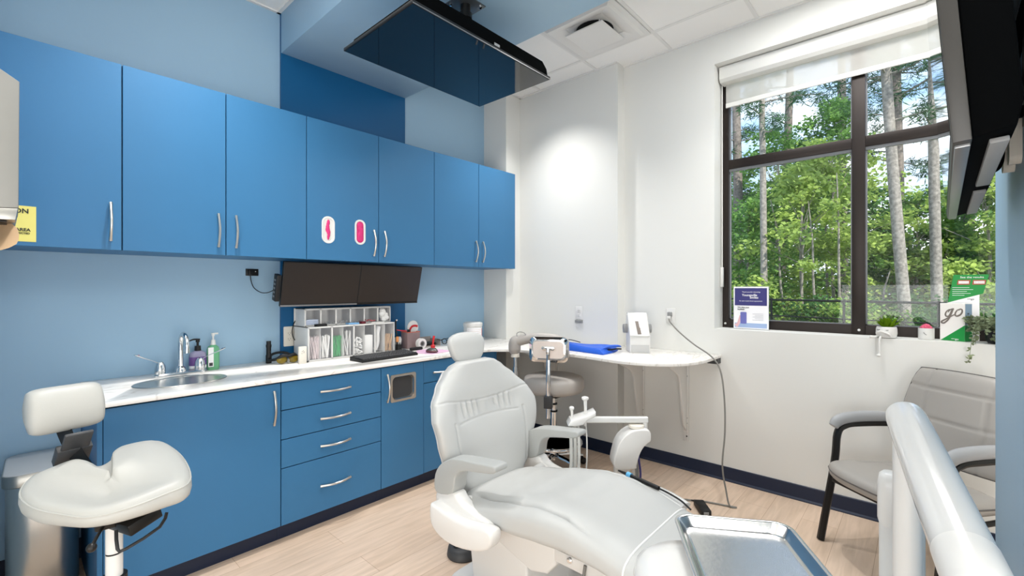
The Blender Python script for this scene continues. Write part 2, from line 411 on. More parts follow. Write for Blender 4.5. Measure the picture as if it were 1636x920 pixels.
# window: bronze frame, panes
wf = thing('window_1', None, None, (3.70, 0.27, WZ0), kind='structure')
XF0, XF1 = 3.665, 3.735
g = G()
g.bb(XF0, XF1, WY1-0.045, WY1, WZ0, WZ1); g.bb(XF0, XF1, WY0, WY0+0.045, WZ0, WZ1)
g.bb(XF0, XF1, WY0+0.045, WY1-0.045, WZ0, WZ0+0.062); g.bb(XF0, XF1, WY0+0.045, WY1-0.045, WZ1-0.05, WZ1)
link('window_frame', g, 'bronze', wf)
g = G(); g.bb(XF0-0.012, XF1, 0.268, 0.338, WZ0+0.002, WZ1-0.01, bev=0.002); link('mullion', g, 'bronze', wf)
for (a, b) in ((WY0+0.045, 0.268), (0.338, WY1-0.045)):
    g = G(); g.bb(XF0-0.008, XF1, a, b, 2.295, 2.362, bev=0.002); link('transom', g, 'bronze', wf)
    g = G()
    for k, (dz) in enumerate((0.0, 0.009)): g.bb(XF0+0.008+0.016*k, XF0+0.016+0.016*k, a, b, 2.278+dz*0, 2.295)
    link('glazing_strip', g, 'gasket', wf)
    for (z0, z1) in ((WZ0+0.062, 2.278), (2.362, WZ1-0.05)):
        g = G(); g.bb(3.700, 3.704, a, b, z0, z1); link('pane', g, 'glass', wf)
        g = G()
        for (ya, yb, za, zb) in ((a, a+0.008, z0, z1), (b-0.008, b, z0, z1), (a, b, z0, z0+0.006)): g.bb(3.69, 3.699, ya, yb, za, zb)
        link('glazing_bead', g, 'gasket', wf)
g = G()
for y, z in ((0.30, WZ0+0.03), (WY1-0.02, WZ0+0.03)): g.lathe([(0.008, 0), (0.008, 0.003), (0.004, 0.005)], (XF0-(0.012 if y < 1 else 0), y, z), (0, R(-90), 0), 12)
link('screw', g, 'white', wf)
# roller shade in the reveal
rs = thing('roller_shade', 'white roller shade with sheer fabric pulled down over the window top', 'window shade', (3.6, 0.27, 2.75))
g = G(); g.prism([(3.545, 2.945), (3.565, 2.925), (3.655, 2.925), (3.655, 3.033), (3.545, 3.033)], lambda x, z, y: Vector((x, y, z)), WY0+0.01, WY1-0.012, bev=0.003)
link('cassette', g, 'wall_white', rs)
g = G(); g.bb(3.632, 3.634, WY0+0.035, WY1-0.035, 2.772, 2.95); link('fabric', g, 'shade', rs)
g = G(); g.prism(rrect(0.012, 0.035, 0.005), lambda a, b, y: Vector((3.633+a, y, 2.768+b)), WY0+0.035, WY1-0.035); link('hem_bar', g, 'wall_white', rs)
g = G(); g.tube([(3.612, WY1-0.012, 2.93), (3.612, WY1-0.012, 1.55), (3.618, WY1-0.018, 1.53), (3.624, WY1-0.012, 1.55), (3.624, WY1-0.012, 2.93)], 0.0022, 6, 1); link('bead_chain', g, 'white', rs)
g = G(); g.bb(3.604, 3.632, WY1-0.020, WY1-0.002, 1.40, 1.55, bev=0.003); link('chain_guide', g, 'white', rs)
# ceiling diffuser
dv = thing('ceiling_diffuser', 'square white air diffuser with a hanging centre plate in the ceiling grid', 'air vent', (2.84, 1.76, ZC-0.075))
def sq(h, z): return [Vector((2.84-h, 1.76-h, z)), Vector((2.84+h, 1.76-h, z)), Vector((2.84+h, 1.76+h, z)), Vector((2.84-h, 1.76+h, z))]
g = G(); g.loft([sq(0.292, ZC-0.008), sq(0.292, ZC-0.016), sq(0.262, ZC-0.020), sq(0.245, ZC-0.034), sq(0.225, ZC-0.030), sq(0.15, ZC-0.004), sq(0.15, ZC-0.0015)], caps=False); link('flange', g, 'white', dv, smooth=20)
g = G(); g.lathe([(0.135, -0.004), (0.12, -0.0015), (0.0, -0.0015)], (2.84, 1.76, ZC), n=28); link('throat', g, 'black', dv)
g = G(); g.loft([sq(0.150, ZC-0.048), sq(0.152, ZC-0.054), sq(0.148, ZC-0.058), sq(0.05, ZC-0.060)]); link('centre_plate', g, 'white', dv, smooth=20)
for sx, sy in ((1, 1), (1, -1), (-1, 1), (-1, -1)):
    g = G(); g.cyl((2.84+0.1*sx, 1.76+0.1*sy, ZC-0.003), (2.84+0.1*sx, 1.76+0.1*sy, ZC-0.05), 0.004, n=8); link('hanger', g, 'white', dv)
# ------------------------------------------------------------------ base cabinets
D = 2.59; CT = 0.905; XL = 0.265
def handle(name, p0, p1, out, parent, w=0.012):
    """bowed flat pull between p0 and p1, bulging along out"""
    p0, p1, out = Vector(p0), Vector(p1), Vector(out)
    pts = []; rad = []
    for k in range(9):
        t = k/8; pts.append(p0.lerp(p1, t)+out*(0.010+0.026*math.sin(PI*t)))
        rad.append(0.0062 if 0 < k < 8 else 0.0075)
    g = G(); g.tube(pts, rad, 10, 3)
    for t in (0.04, 0.96):
        c = p0.lerp(p1, t); g.cyl(c, c+out*0.016, 0.005, n=10)
    return link(name, g, 'nickel', parent)
OUT = (0, -1, 0)
def slab(name, x0, x1, z0, z1, yf, parent, m='cab', t=0.019, gap=0.0024):
    g = G(); g.bb(x0+gap, x1-gap, yf, yf+t, z0+gap, z1-gap, bev=0.0012, seg=1)
    return link(name, g, m, parent)
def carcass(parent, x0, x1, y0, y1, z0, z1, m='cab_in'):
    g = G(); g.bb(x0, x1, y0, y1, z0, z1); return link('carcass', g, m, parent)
def underside(parent, x0, x1, y0, y1):
    g = G(); g.bb(x0, x1, y0, y1, UB-0.006, UB-0.0002); return link('bottom_panel', g, 'cab', parent)
def toe(parent, x0, x1):
    g = G(); g.bb(x0, x1, 2.645, YW-0.002, 0.0, 0.0915); return link('toe_kick', g, 'kick', parent)
ZB, ZT = 0.0925, 0.877
def base(name, label, x0, x1):
    t = thing(name, label, 'cabinet', ((x0+x1)/2, 2.9, 0), group='blue base cabinets under the counter')
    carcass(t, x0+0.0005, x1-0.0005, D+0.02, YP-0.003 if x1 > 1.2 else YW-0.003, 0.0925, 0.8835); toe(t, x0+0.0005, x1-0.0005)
    return t
c = base('sink_cabinet', 'wide blue base cabinet under the sink with one door', XL, 0.99)
g = G(); g.bb(XL-0.018, XL-0.0002, D, YW-0.003, 0.0, 0.8835); link('end_panel', g, 'cab', c)
d = slab('door', XL, 0.99, ZB, ZT, D, c); handle('handle', (0.952, D, 0.655), (0.952, D, 0.838), OUT, d)
c = base('drawer_cabinet', 'blue base cabinet with a stack of four drawers', 0.99, 1.607)
for z0, z1 in ((0.723, ZT), (0.563, 0.723), (0.406, 0.563), (ZB, 0.406)):
    d = slab('drawer', 0.99, 1.607, z0, z1, D, c)
    zh = (z0+z1)/2-0.008 if z0 > 0.2 else 0.245
    handle('handle', (1.205, D, zh), (1.390, D, zh), OUT, d)
c = base('waste_cabinet', 'blue base cabinet with a steel square waste opening in its door', 1.607, 1.944)
# door with a square hole: built as a frame of four members in one mesh
hx0, hx1, hz0, hz1 = 1.692, 1.857, 0.655, 0.800
g = G()
g.bb(1.609, hx0, D, D+0.019, ZB+0.002, ZT-0.002); g.bb(hx1, 1.942, D, D+0.019, ZB+0.002, ZT-0.002)
g.bb(hx0, hx1, D, D+0.019, ZB+0.002, hz0); g.bb(hx0, hx1, D, D+0.019, hz1, ZT-0.002)
d = link('door', g, 'cab', c); handle('handle', (1.648, D, 0.648), (1.648, D, 0.83), OUT, d)
xm, zm = (hx0+hx1)/2, (hz0+hz1)/2
def rr3(w, h, r, y): return [Vector((xm+a, y, zm+b)) for a, b in rrect(w, h, r, 6)]
g = G(); g.loft([rr3(0.203, 0.183, 0.014, D-0.0005), rr3(0.200, 0.180, 0.013, D-0.006), rr3(0.172, 0.152, 0.030, D-0.006), rr3(0.166, 0.146, 0.030, D+0.004), rr3(0.160, 0.140, 0.03, D+0.018)], caps=False)
link('waste_chute', g, 'nickel', d)
g = G(); g.loft([rr3(0.160, 0.140, 0.03, D+0.0182), rr3(0.155, 0.135, 0.028, D+0.0199)], caps=False); g.bm.faces.new([g.bm.verts.new(v) for v in rr3(0.155, 0.135, 0.028, D+0.0198)])
link('chute_liner', g, 'dark', d)
c = base('corner_base_cabinet', 'blue base cabinet with drawer over door behind the dental chair back', 1.944, 2.66)
d = slab('drawer', 1.944, 2.66, 0.723, ZT, D, c); handle('handle', (2.02, D, 0.79), (2.20, D, 0.79), OUT, d)
d = slab('door', 1.944, 2.302, ZB, 0.723, D, c); handle('handle', (2.26, D, 0.5), (2.26, D, 0.685), OUT, d)
d = slab('door', 2.302, 2.66, ZB, 0.723, D, c); handle('handle', (2.34, D, 0.5), (2.34, D, 0.685), OUT, d)
g = G(); g.bb(2.6602, 2.678, D, YP-0.003, 0.0, 0.8835); link('end_panel', g, 'cab', c)

# ------------------------------------------------------------------ countertop: straight run, concave corner, curved shelf end
edge = [(2.50, 2.565), (2.56, 2.545), (2.625, 2.48), (2.69, 2.36), (2.735, 2.20), (2.765, 1.98), (2.765, 1.75), (2.735, 1.56), (2.745, 1.40), (2.80, 1.265), (2.90, 1.16), (3.02, 1.105), (3.16, 1.085), (3.34, 1.085)]
edge = [(p.x, p.y) for p in catmull([(x, y, 0) for x, y in edge], 4)]
outline = [(0.245, YW-0.002), (0.245, 2.565)]+edge+[(XW-0.002, 1.088), (XW-0.002, YST-0.002), (XP-0.002, YST-0.002), (XP-0.002, YCH-0.002), (XB-0.002, YCH-0.002), (XB-0.002, YW-0.002), (2.226, YW-0.002), (2.226, YP-0.002), (1.230, YP-0.002), (1.230, YW-0.002)]
SKX, SKY, SKA, SKB = 0.605, 2.880, 0.205, 0.150
g = G()
g.prism(outline, lambda x, y, z: Vector((x, y, z)), CT-0.020, CT, bev=0.0018, seg=2)
ct = solo('countertop', g, 'marble', 'long white veined stone countertop running along the blue wall and curving into a shelf', 'countertop', smooth=40)
# sink hole cut by a temporary ellipse, applied to the mesh
cg = G(); cg.lathe([(1, -0.05), (1, 0.05)], (SKX, SKY, CT), n=48, sx=SKA*0.9, sy=SKB*0.88)
cut = link('cutter', cg, 'marble', None)
bo = ct.modifiers.new('hole', 'BOOLEAN'); bo.object = cut; bo.operation = 'DIFFERENCE'; bo.solver = 'EXACT'
bpy.context.view_layer.update()
me = bpy.data.meshes.new_from_object(ct.evaluated_get(bpy.context.evaluated_depsgraph_get()))
ct.modifiers.clear(); ct.data = me; bpy.data.objects.remove(cut)
# same hole through the cabinet carcass top is not seen; the bowl hangs in a shallow recess of the carcass
for o in list(COL.objects):
    if o.name == 'carcass':
        bm = bmesh.new(); bm.from_mesh(o.data)
        for v in bm.verts:
            if v.co.z+0 > 0.5: v.co.z -= 0.16
        bm.to_mesh(o.data); bm.free()
sk = thing('round_sink', 'oval stainless steel sink set into the countertop below the faucet', 'sink', (SKX, SKY, CT-0.14))
g = G(); g.lathe([(1.0, 0.0005), (0.985, 0.004), (0.90, 0.004), (0.865, 0.001), (0.84, -0.01), (0.80, -0.06), (0.66, -0.105), (0.3, -0.122), (0.12, -0.125), (0.0, -0.125)], (SKX, SKY, CT), n=56, sx=SKA, sy=SKB)
link('basin', g, 'steel', sk)
g = G(); g.lathe([(0.034, -0.1245), (0.034, -0.121), (0.026, -0.120), (0.022, -0.1235), (0.0, -0.1235)], (SKX, SKY, CT), n=24); link('drain', g, 'chrome', sk)
# faucet
FX, FY = 0.640, 3.075
fa = thing('faucet', 'chrome gooseneck faucet with two wing lever handles behind the sink', 'faucet', (FX, FY, CT))
g = G(); g.prism(rrect(0.235, 0.05, 0.024, 6), lambda a, b, z: Vector((FX+a, FY+b, CT+z)), 0.0005, 0.022, bev=0.006, seg=3); link('deck_plate', g, 'chrome', fa)
g = G(); g.lathe([(0.026, 0.02), (0.026, 0.03), (0.020, 0.045), (0.015, 0.052)], (FX, FY, CT), n=24)
g.tube([(FX, FY, CT+0.04), (FX, FY, CT+0.15), (FX+0.001, FY-0.006, CT+0.200), (FX+0.004, FY-0.035, CT+0.232), (FX+0.008, FY-0.068, CT+0.222), (FX+0.01, FY-0.086, CT+0.185), (FX+0.01, FY-0.088, CT+0.150)], 0.0125, 14, 6)
link('spout', g, 'chrome', fa)
g = G(); g.cyl((FX+0.01, FY-0.088, CT+0.152), (FX+0.01, FY-0.088, CT+0.132), 0.0145, n=16); link('aerator', g, 'chrome', fa)
for sx, dx, dm in ((-1, -1, 'red'), (1, 1, 'navy_print')):
    hx = FX+sx*0.092
    g = G(); g.lathe([(0.024, 0.02), (0.025, 0.045), (0.022, 0.068), (0.014, 0.085), (0.004, 0.09)], (hx, FY, CT), n=20)
    hb = link('handle_base', g, 'chrome', fa)
    tip = Vector((hx+sx*0.10, FY-0.045, CT+0.132)); root = Vector((hx+sx*0.008, FY-0.004, CT+0.08))
    g = G(); g.tube([root, root.lerp(tip, 0.35)+Vector((0, 0, 0.002)), root.lerp(tip, 0.7), tip, tip+(tip-root)*0.16], [0.006, 0.005, 0.010, 0.014, 0.009], 12, 4, flat=0.35, up=(0, 0, 1)); lv = link('lever', g, 'chrome', fa)
    g = G(); g.ball(tip+Vector((0, -0.004, 0.004)), 0.006, 10, 8, (1, 1, 0.5)); link('index_dot', g, dm, lv)

# ------------------------------------------------------------------ upper cabinets
YU = 2.86; UB, UT = 1.580, 2.469
def upper(name, label, x0, x1):
    t = thing(name, label, 'cabinet', ((x0+x1)/2, 3.05, UB), group='blue wall cabinets over the counter')
    back = YP-0.003 if x1 > 1.25 else YW-0.003
    if x1 > 3.0:
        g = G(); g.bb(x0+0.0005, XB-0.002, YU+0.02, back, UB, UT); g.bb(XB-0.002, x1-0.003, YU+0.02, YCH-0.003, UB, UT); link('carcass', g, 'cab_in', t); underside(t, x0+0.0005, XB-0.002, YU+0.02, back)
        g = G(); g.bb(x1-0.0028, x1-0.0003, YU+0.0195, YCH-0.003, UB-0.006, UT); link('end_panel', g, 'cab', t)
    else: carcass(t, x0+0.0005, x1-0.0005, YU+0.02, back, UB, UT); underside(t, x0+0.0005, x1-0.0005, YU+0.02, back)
    return t
def udoor(t, x0, x1, hx, hole=False):
    g = G(); g.bb(x0+0.0024, x1-0.0024, YU, YU+0.019, UB-0.006, UT, bev=0.0012, seg=1); d = link('door', g, 'cab', t)
    handle('handle', (hx, YU, 1.617), (hx, YU, 1.797), OUT, d); return d
t = upper('wall_cabinet', 'blue wall cabinet at the far left end, single door beside the paper towel dispenser', -0.098, 0.363); udoor(t, -0.098, 0.363, 0.320)
t = upper('wall_cabinet', 'pair-door blue wall cabinet above the sink and faucet', 0.363, 1.247); udoor(t, 0.363, 0.803, 0.764); udoor(t, 0.803, 1.247, 0.850)
t = upper('wall_cabinet', 'pair-door blue wall cabinet with two oval glove openings above the monitors', 1.247, 2.25); gd = udoor(t, 1.247, 1.755, 1.712); udoor(t, 1.755, 2.25, 1.797)
t = upper('wall_cabinet', 'pair-door blue wall cabinet at the white corner end of the row', 2.25, 3.212); udoor(t, 2.25, 2.735, 2.694); udoor(t, 2.735, 3.212, 2.778)
# glove openings: white oval ring, tinted inside, pink gloves showing
for gi, (gx, gz, w, h) in enumerate(((1.386, 1.770, 0.088, 0.176), (1.611, 1.775, 0.080, 0.172))):
    def ov(w, h, y): return [Vector((gx+a, y, gz+b)) for a, b in rrect(w, h, w/2-0.001, 10)]
    g = G(); g.loft([ov(w, h, YU-0.0003), ov(w-0.002, h-0.002, YU-0.004), ov(w-0.022, h-0.022, YU-0.004), ov(w-0.028, h-0.028, YU-0.001)], caps=False)
    link('glove_port', g, 'white_gloss', gd)
    g = G(); g.bm.faces.new([g.bm.verts.new(v) for v in ov(w-0.026, h-0.026, YU-0.0006)]); link('port_lining', g, 'white' if gi == 0 else 'pink', gd)
    g = G()
    for k in range(7):
        px, pz = gx+random.uniform(-0.006, 0.006), gz+(k-3)*0.0155
        g.ball((px, YU-0.0042, pz), 1, 12, 8, (random.uniform(0.015, 0.021) if gi else random.uniform(0.013, 0.017)-0.002*abs(k-3), 0.0035, 0.020))
    solo('glove_bundle', g, 'pink', ['pink gloves poking out of the left oval opening in a blue wall cabinet door', 'pink gloves filling the right oval opening beside the door handle'][gi], 'gloves', group='gloves in the oval openings')
# ------------------------------------------------------------------ things on the counter, from the sink to the corner
T = CT+0.0005
t = thing('hand_soap_bottle', 'clear pump bottle with purple label and black pump behind the faucet', 'soap bottle', (0.735, 3.135, T))
def bottle(cx, cy, z, w, d, h, rs=1.0):
    g = G(); rings = []
    for q, k in ((0.0, 0.92), (0.012, 1.0), (h*0.80, 1.0), (h*0.90, 0.86), (h*0.97, 0.5), (h, 0.34)):
        rings.append([Vector((cx+a, cy+b, z+q)) for a, b in rrect(w*k, d*k, min(w, d)*k*0.42, 5)])
    g.loft(rings); return g
link('bottle', bottle(0.735, 3.135, T, 0.082, 0.052, 0.125), mat('clear_violet_soap', '#b9b4d2', 0.1, trans=0.35), t)
g = G(); g.loft([[Vector((0.735+a, 3.135+b, T+z)) for a, b in rrect(0.0835, 0.0535, 0.0225, 5)] for z in (0.022, 0.088)], caps=False); lb = link('label', g, mat('violet_label', '#6a4c8c', 0.5), t)
g = G(); g.loft([[Vector((0.735+a, 3.135+b, T+z)) for a, b in rrect(0.0845, 0.0545, 0.0229, 5)] for z in (0.022, 0.038)], caps=False); link('label_band', g, 'white_print', lb)
g = G()
g.cyl((0.735, 3.135, T+0.122), (0.735, 3.135, T+0.150), 0.017, 0.015); g.cyl((0.735, 3.135, T+0.15), (0.735, 3.135, T+0.175), 0.006)
g.cyl((0.735, 3.135, T+0.172), (0.735, 3.135, T+0.190), 0.011, 0.008); g.tube([(0.745, 3.133, T+0.186), (0.715, 3.132, T+0.189), (0.694, 3.13, T+0.182)], [0.006, 0.005, 0.0035], 8, 3); link('pump', g, 'black', t)
t = thing('green_soap_bottle', 'tall clear bottle of green soap with white pump and label strip', 'soap bottle', (0.815, 3.145, T))
link('bottle', bottle(0.815, 3.145, T, 0.064, 0.044, 0.150), mat('clear_green_soap', '#86d3a0', 0.08, trans=0.35), t)
g = G(); g.bb(0.784, 0.812, 3.1205, 3.1225, T+0.02, T+0.135, bev=0.0008); lb = link('label', g, 'white_print', t)
g = G(); g.bb(0.789, 0.807, 3.1195, 3.1206, T+0.026, T+0.045); link('barcode', g, 'dark', lb)
g = G(); g.cyl((0.815, 3.145, T+0.148), (0.815, 3.145, T+0.178), 0.014, 0.011); g.cyl((0.815, 3.145, T+0.178), (0.815, 3.145, T+0.205), 0.005); g.cyl((0.815, 3.145, T+0.200), (0.815, 3.145, T+0.218), 0.008, 0.010); g.tube([(0.815, 3.145, T+0.214), (0.84, 3.14, T+0.214)], 0.005, 8, 1); link('pump', g, 'white', t)
t = thing('flashlight', 'black cylindrical flashlight standing on end beside the dark blue panel', 'flashlight', (1.128, 3.15, T))
g = G(); g.lathe([(0.0165, 0), (0.0175, 0.004), (0.0175, 0.05), (0.0145, 0.056), (0.0145, 0.10), (0.0165, 0.104), (0.0165, 0.118), (0.014, 0.122), (0.014, 0.142), (0.0, 0.142)], (1.128, 3.15, T), n=20); link('body', g, 'black', t)
g = G(); g.ball((1.133, 3.1335, T+0.075), 0.004); link('switch', g, 'dark', t)
t = thing('safety_goggles', 'black wraparound goggles with amber lenses on the counter', 'goggles', (1.20, 3.07, T))
g = G(); g.tube([(1.115, 3.12, T+0.02), (1.135, 3.04, T+0.035), (1.165, 3.015, T+0.058), (1.20, 3.01, T+0.052), (1.235, 3.02, T+0.058), (1.265, 3.05, T+0.035), (1.285, 3.13, T+0.02)], [0.006, 0.010, 0.011, 0.009, 0.011, 0.010, 0.006], 10, 5); g.tube([(1.115, 3.12, T+0.018), (1.15, 3.16, T+0.050), (1.20, 3.175, T+0.058), (1.25, 3.165, T+0.050), (1.285, 3.13, T+0.018)], 0.008, 8, 5); link('frame', g, 'black', t)
for sx in (-1, 1):
    g = G(); g.ball((1.20+sx*0.036, 3.03, T+0.029), 1, 16, 10, (0.034, 0.02, 0.026)); link('lens', g, 'amber', t)
g = G(); g.ball((1.20, 3.022, T+0.02), 1, 10, 8, (0.008, 0.012, 0.018)); link('nose_bridge', g, 'grey', t)
t = thing('beige_counter_box', 'small upright ivory box with a socket mark in front of the white organizer', 'box', (1.265, 2.965, T))
g = G(); g.bb(1.241, 1.289, 2.955, 2.977, T, T+0.110, bev=0.003); link('body', g, 'offwhite', t)
g = G()
for a, b in ((-0.006, 0.078), (0.0, 0.083), (0.006, 0.076), (0.004, 0.070), (-0.008, 0.066)): g.ball((1.266+a, 2.9546, T+b), 0.0022, 8, 6, (1, 0.3, 1))
link('marking', g, 'dark', t, smooth=None)
# organizer
OX0, OX1, OY0, OYB = 1.309, 1.966, 2.98, 3.205
t = thing('bin_organizer', 'white two-tier organizer with clear tilt bins below the monitors', 'organizer', ((OX0+OX1)/2, 3.09, T), kind=None)
OZ = T+0.228; UX0, UX1, UY0, UZ = 1.317, 1.976, 3.05, 1.253
g = G()
g.bb(OX0, OX0+0.004, OY0+0.004, OYB, T, OZ); g.bb(OX1-0.004, OX1, OY0+0.004, OYB, T, OZ); g.bb(OX0, OX1, OYB-0.004, OYB, T, UZ)
g.bb(OX0, OX1, OY0+0.004, OYB, T, T+0.008); g.bb(OX0, OX1, OY0+0.002, OYB, OZ-0.004, OZ)
link('lower_case', g, 'white', t)
g = G(); g.bb(UX0, UX0+0.004, UY0+0.003, OYB-0.004, OZ, UZ); g.bb(UX1-0.004, UX1, UY0+0.003, OYB-0.004, OZ, UZ); g.bb(UX0, UX1, UY0+0.003, OYB-0.004, UZ-0.004, UZ); link('upper_case', g, 'white', t)
def binpart(x0, x1, y0, y1, z0, z1, split):
    g = G(); b = 0.005
    for (xa, xb, za, zb) in ((x0, x1, z0, z0+b), (x0, x1, z1-b, z1), (x0, x0+b, z0, z1), (x1-b, x1, z0, z1)): g.bb(xa, xb, y0, y0+0.005, za, zb)
    if split: g.bb((x0+x1)/2-0.001, (x0+x1)/2+0.001, y0+0.003, y1, z0+b, z1-b)
    fr = link('bin_frame', g, 'white', t)
    g = G(); g.bb(x0+b, x1-b, y0+0.0015, y0+0.003, z0+b, z1-b)
    g.bb(x0+b, x0+b+0.001, y0+0.003, y1, z0+b, z1-b); g.bb(x1-b-0.001, x1-b, y0+0.003, y1, z0+b, z1-b)
    link('bin_window', g, 'frost', fr)
lx = [OX0+0.003, 1.472, 1.632, 1.798, OX1-0.003]; ux = [UX0+0.003, 1.426, 1.535, 1.643, 1.752, 1.863, UX1-0.003]
for a, b in zip(lx, lx[1:]): binpart(a, b, OY0, OYB-0.03, T+0.008, OZ-0.004, True)
for a, b in zip(ux, ux[1:]): binpart(a, b, UY0, OYB-0.03, OZ+0.002, UZ-0.005, False)
def sticks(x0, x1, y0, y1, z0, L, n, r, lean=0.5):
    g = G()
    for _ in range(n):
        xa = random.uniform(x0+r, x1-r); xb = min(max(xa+random.uniform(-1, 1)*(x1-x0)*lean, x0+r), x1-r)
        y = random.uniform(y0, y1); h = L*random.uniform(0.9, 1.0)
        g.cyl((xa, y, z0), (xb, y+random.uniform(-0.004, 0.004), z0+h), r, n=6)
    return g
zb = T+0.015; ya, yb = OY0+0.010, OY0+0.07
m0 = [(a+b)/2 for a, b in zip(lx, lx[1:])]
solo('applicator_sticks', sticks(lx[0]+0.009, m0[0]-0.003, ya, yb, zb, 0.155, 40, 0.002), mat('pale_rose_stick', '#e6d6d6', 0.5), 'pale applicator sticks in the first lower bin of the organizer', 'sticks', kind='stuff')
solo('syringe_tips', sticks(m0[0]+0.003, lx[1]-0.009, ya, yb, zb, 0.155, 24, 0.004), 'cotton', 'white plastic tips in the second slot of the lower bins', 'tips', kind='stuff')
solo('green_brushes', sticks(lx[1]+0.009, m0[1]-0.003, ya, yb, zb, 0.145, 60, 0.003), 'green_br', 'bright green plastic sticks in the lower bins', 'sticks', kind='stuff')
solo('white_straws', sticks(m0[1]+0.003, lx[2]-0.009, ya, yb, zb, 0.18, 13, 0.004, 0.9), 'cotton', 'white crossed straws beside the green sticks', 'straws', kind='stuff')
g = G()
for k in range(60):
    x = random.uniform(lx[2]+0.016, m0[2]-0.012); z = zb+0.004+0.115*(k/60); y = random.uniform(ya+0.004, ya+0.03)
    g.cyl((x-0.006, y, z), (x+0.006, y-0.004, z+random.uniform(-0.004, 0.004)), 0.0052, n=8)
solo('cotton_rolls', g, 'cotton', 'pile of short cotton rolls in the third lower bin', 'cotton rolls', kind='stuff')
g = G(); g.bb(m0[2]+0.006, lx[3]-0.012, ya, yb, zb-0.006, zb+0.13, bev=0.003); solo('gauze_stack', g, 'cotton', 'white stack of gauze beside the cotton rolls', 'gauze')
g = G(); g.tube([(lx[3]+0.016, ya+0.02, zb+0.014), (lx[3]+0.036, ya+0.02, zb+0.07), (lx[3]+0.036, ya+0.02, zb+0.13), (lx[3]+0.05, ya+0.025, zb+0.185)], 0.017, 10, 5); solo('gauze_roll', g, 'cotton', 'curved white gauze roll in the last lower bin', 'gauze')
solo('wooden_sticks', sticks(m0[3]+0.004, lx[4]-0.009, ya, yb, zb, 0.13, 40, 0.0024, 0.6), 'wood_stick', 'wooden cotton swab sticks in the last lower bin', 'sticks', kind='stuff')
zu = OZ+0.010; yu0 = UY0+0.006
g = G()
for k in range(3): g.bb(ux[0]+0.009, ux[1]-0.014, yu0, yu0+0.08, zu+0.012*k, zu+0.012*k+0.011, bev=0.002)
solo('sterile_packets', g, mat('pale_blue_packet', '#c3d0e8', 0.4), 'pale blue wrapped packets in the first upper bin', 'packets', kind='stuff')
for k, (cc, nm) in enumerate((('grey', 'grey metal bits in the second upper bin'), ('grey', 'grey metal bits in the third upper bin'), ('grey', 'grey metal bits in the fourth upper bin'), ('red', 'dark red caps in the fifth upper bin'))):
    g = G()
    for _ in range(16):
        x = random.uniform(ux[k+1]+0.014, ux[k+2]-0.014); g.ball((x, random.uniform(yu0+0.006, yu0+0.05), zu+random.uniform(0, 0.012)), random.uniform(0.004, 0.007), 6, 5)
    solo('small_parts', g, cc, nm, 'small parts', kind='stuff')
g = G()
for k in range(7): g.ball((random.uniform(ux[5]+0.02, ux[6]-0.016), random.uniform(UY0-0.012, UY0+0.03), OZ+0.024+0.010*k), 1, 10, 8, (0.024, 0.022, 0.02))
solo('gauze_wad', g, 'cotton', 'white crumpled gauze bulging out of the last upper bin', 'gauze', kind='stuff')
def bx(name, x0, x1, y0, y1, z0, z1, m, label, cat, bev=0.003, **k):
    g = G(); g.bb(x0, x1, y0, y1, z0, z1, bev=bev); return solo(name, g, m, label, cat, **k)
bx('black_clip_box', 1.375, 1.445, 2.995, 3.04, OZ+0.0005, OZ+0.016, 'black', 'small black box on the ledge of the organizer', 'box')
bx('blue_packet', 1.60, 1.68, 2.992, 3.043, OZ+0.0005, OZ+0.012, mat('sky_blue_packet', '#7fb4e2', 0.5), 'light blue packet on the ledge of the organizer', 'packet')
bx('white_tray_lid', 1.775, 1.885, 2.99, 3.042, OZ+0.0005, OZ+0.008, 'white', 'flat white lid on the right of the organizer ledge', 'lid')
g = G(); g.bb(1.700, 1.735, 2.995, 3.035, OZ+0.0005, OZ+0.018, bev=0.004); solo('dark_red_cap', g, mat('maroon', '#6b2030', 0.4), 'dark maroon cap on the organizer ledge', 'cap')
# keyboard
t = thing('keyboard', 'black computer keyboard in front of the organizer', 'keyboard', (1.76, 2.785, T), R(3.0))
g = G(); g.prism([(-0.075, 0.0), (0.075, 0.0), (0.075, 0.026), (0.068, 0.029), (-0.070, 0.016), (-0.075, 0.012)], lambda y, z, x: Vector((x, y, z)), -0.228, 0.228, bev=0.002); link('case', g, 'black', t, local=True)
g = G()
for rI in range(6):
    y = 0.055-rI*0.0225; xs = -0.215; z = 0.0215+(y)*0.09
    while xs < 0.21:
        w = 0.017
        if rI == 5 and -0.13 < xs < 0.0: w = 0.10
        g.box((xs+w/2, y, z+0.003), (w, 0.0175, 0.007), (R(5), 0, 0), bev=0.002, seg=1); xs += w+0.0028
link('key_bed', g, 'dark', t, local=True)
g = G()
for s in (-1, 1): g.bb(s*0.20-0.015, s*0.20+0.015, 0.066, 0.076, -0.0, 0.004)
link('rear_foot', g, 'black', t, local=True)
# mouse pad and mouse
g = G(); g.prism([(2.035, 2.80), (2.075, 2.665), (2.29, 2.70), (2.285, 2.93), (2.12, 2.915)], lambda x, y, z: Vector((x, y, z)), T, T+0.002); solo('mouse_pad', g, mat('pink_pad', '#e8bfdc', 0.7), 'thin pink mouse pad under the grey mouse', 'mouse pad')
t = thing('computer_mouse', 'grey and dark red computer mouse on the pink pad', 'mouse', (2.125, 2.73, T+0.0022), R(20))
g = G(); g.ball((0, 0, 0.010), 1, 20, 12, (0.034, 0.052, 0.011)); link('base', g, mat('maroon_mouse', '#6a3a42', 0.4), t, local=True)
g = G(); g.ball((0, 0.0, 0.014), 1, 20, 12, (0.030, 0.048, 0.021)); link('shell', g, mat('gunmetal', '#6e6c69', 0.3, 0.5), t, local=True)
g = G(); g.cyl((-0.003, -0.03, 0.029), (0.003, -0.03, 0.029), 0.006); link('scroll_wheel', g, 'black', t, local=True)
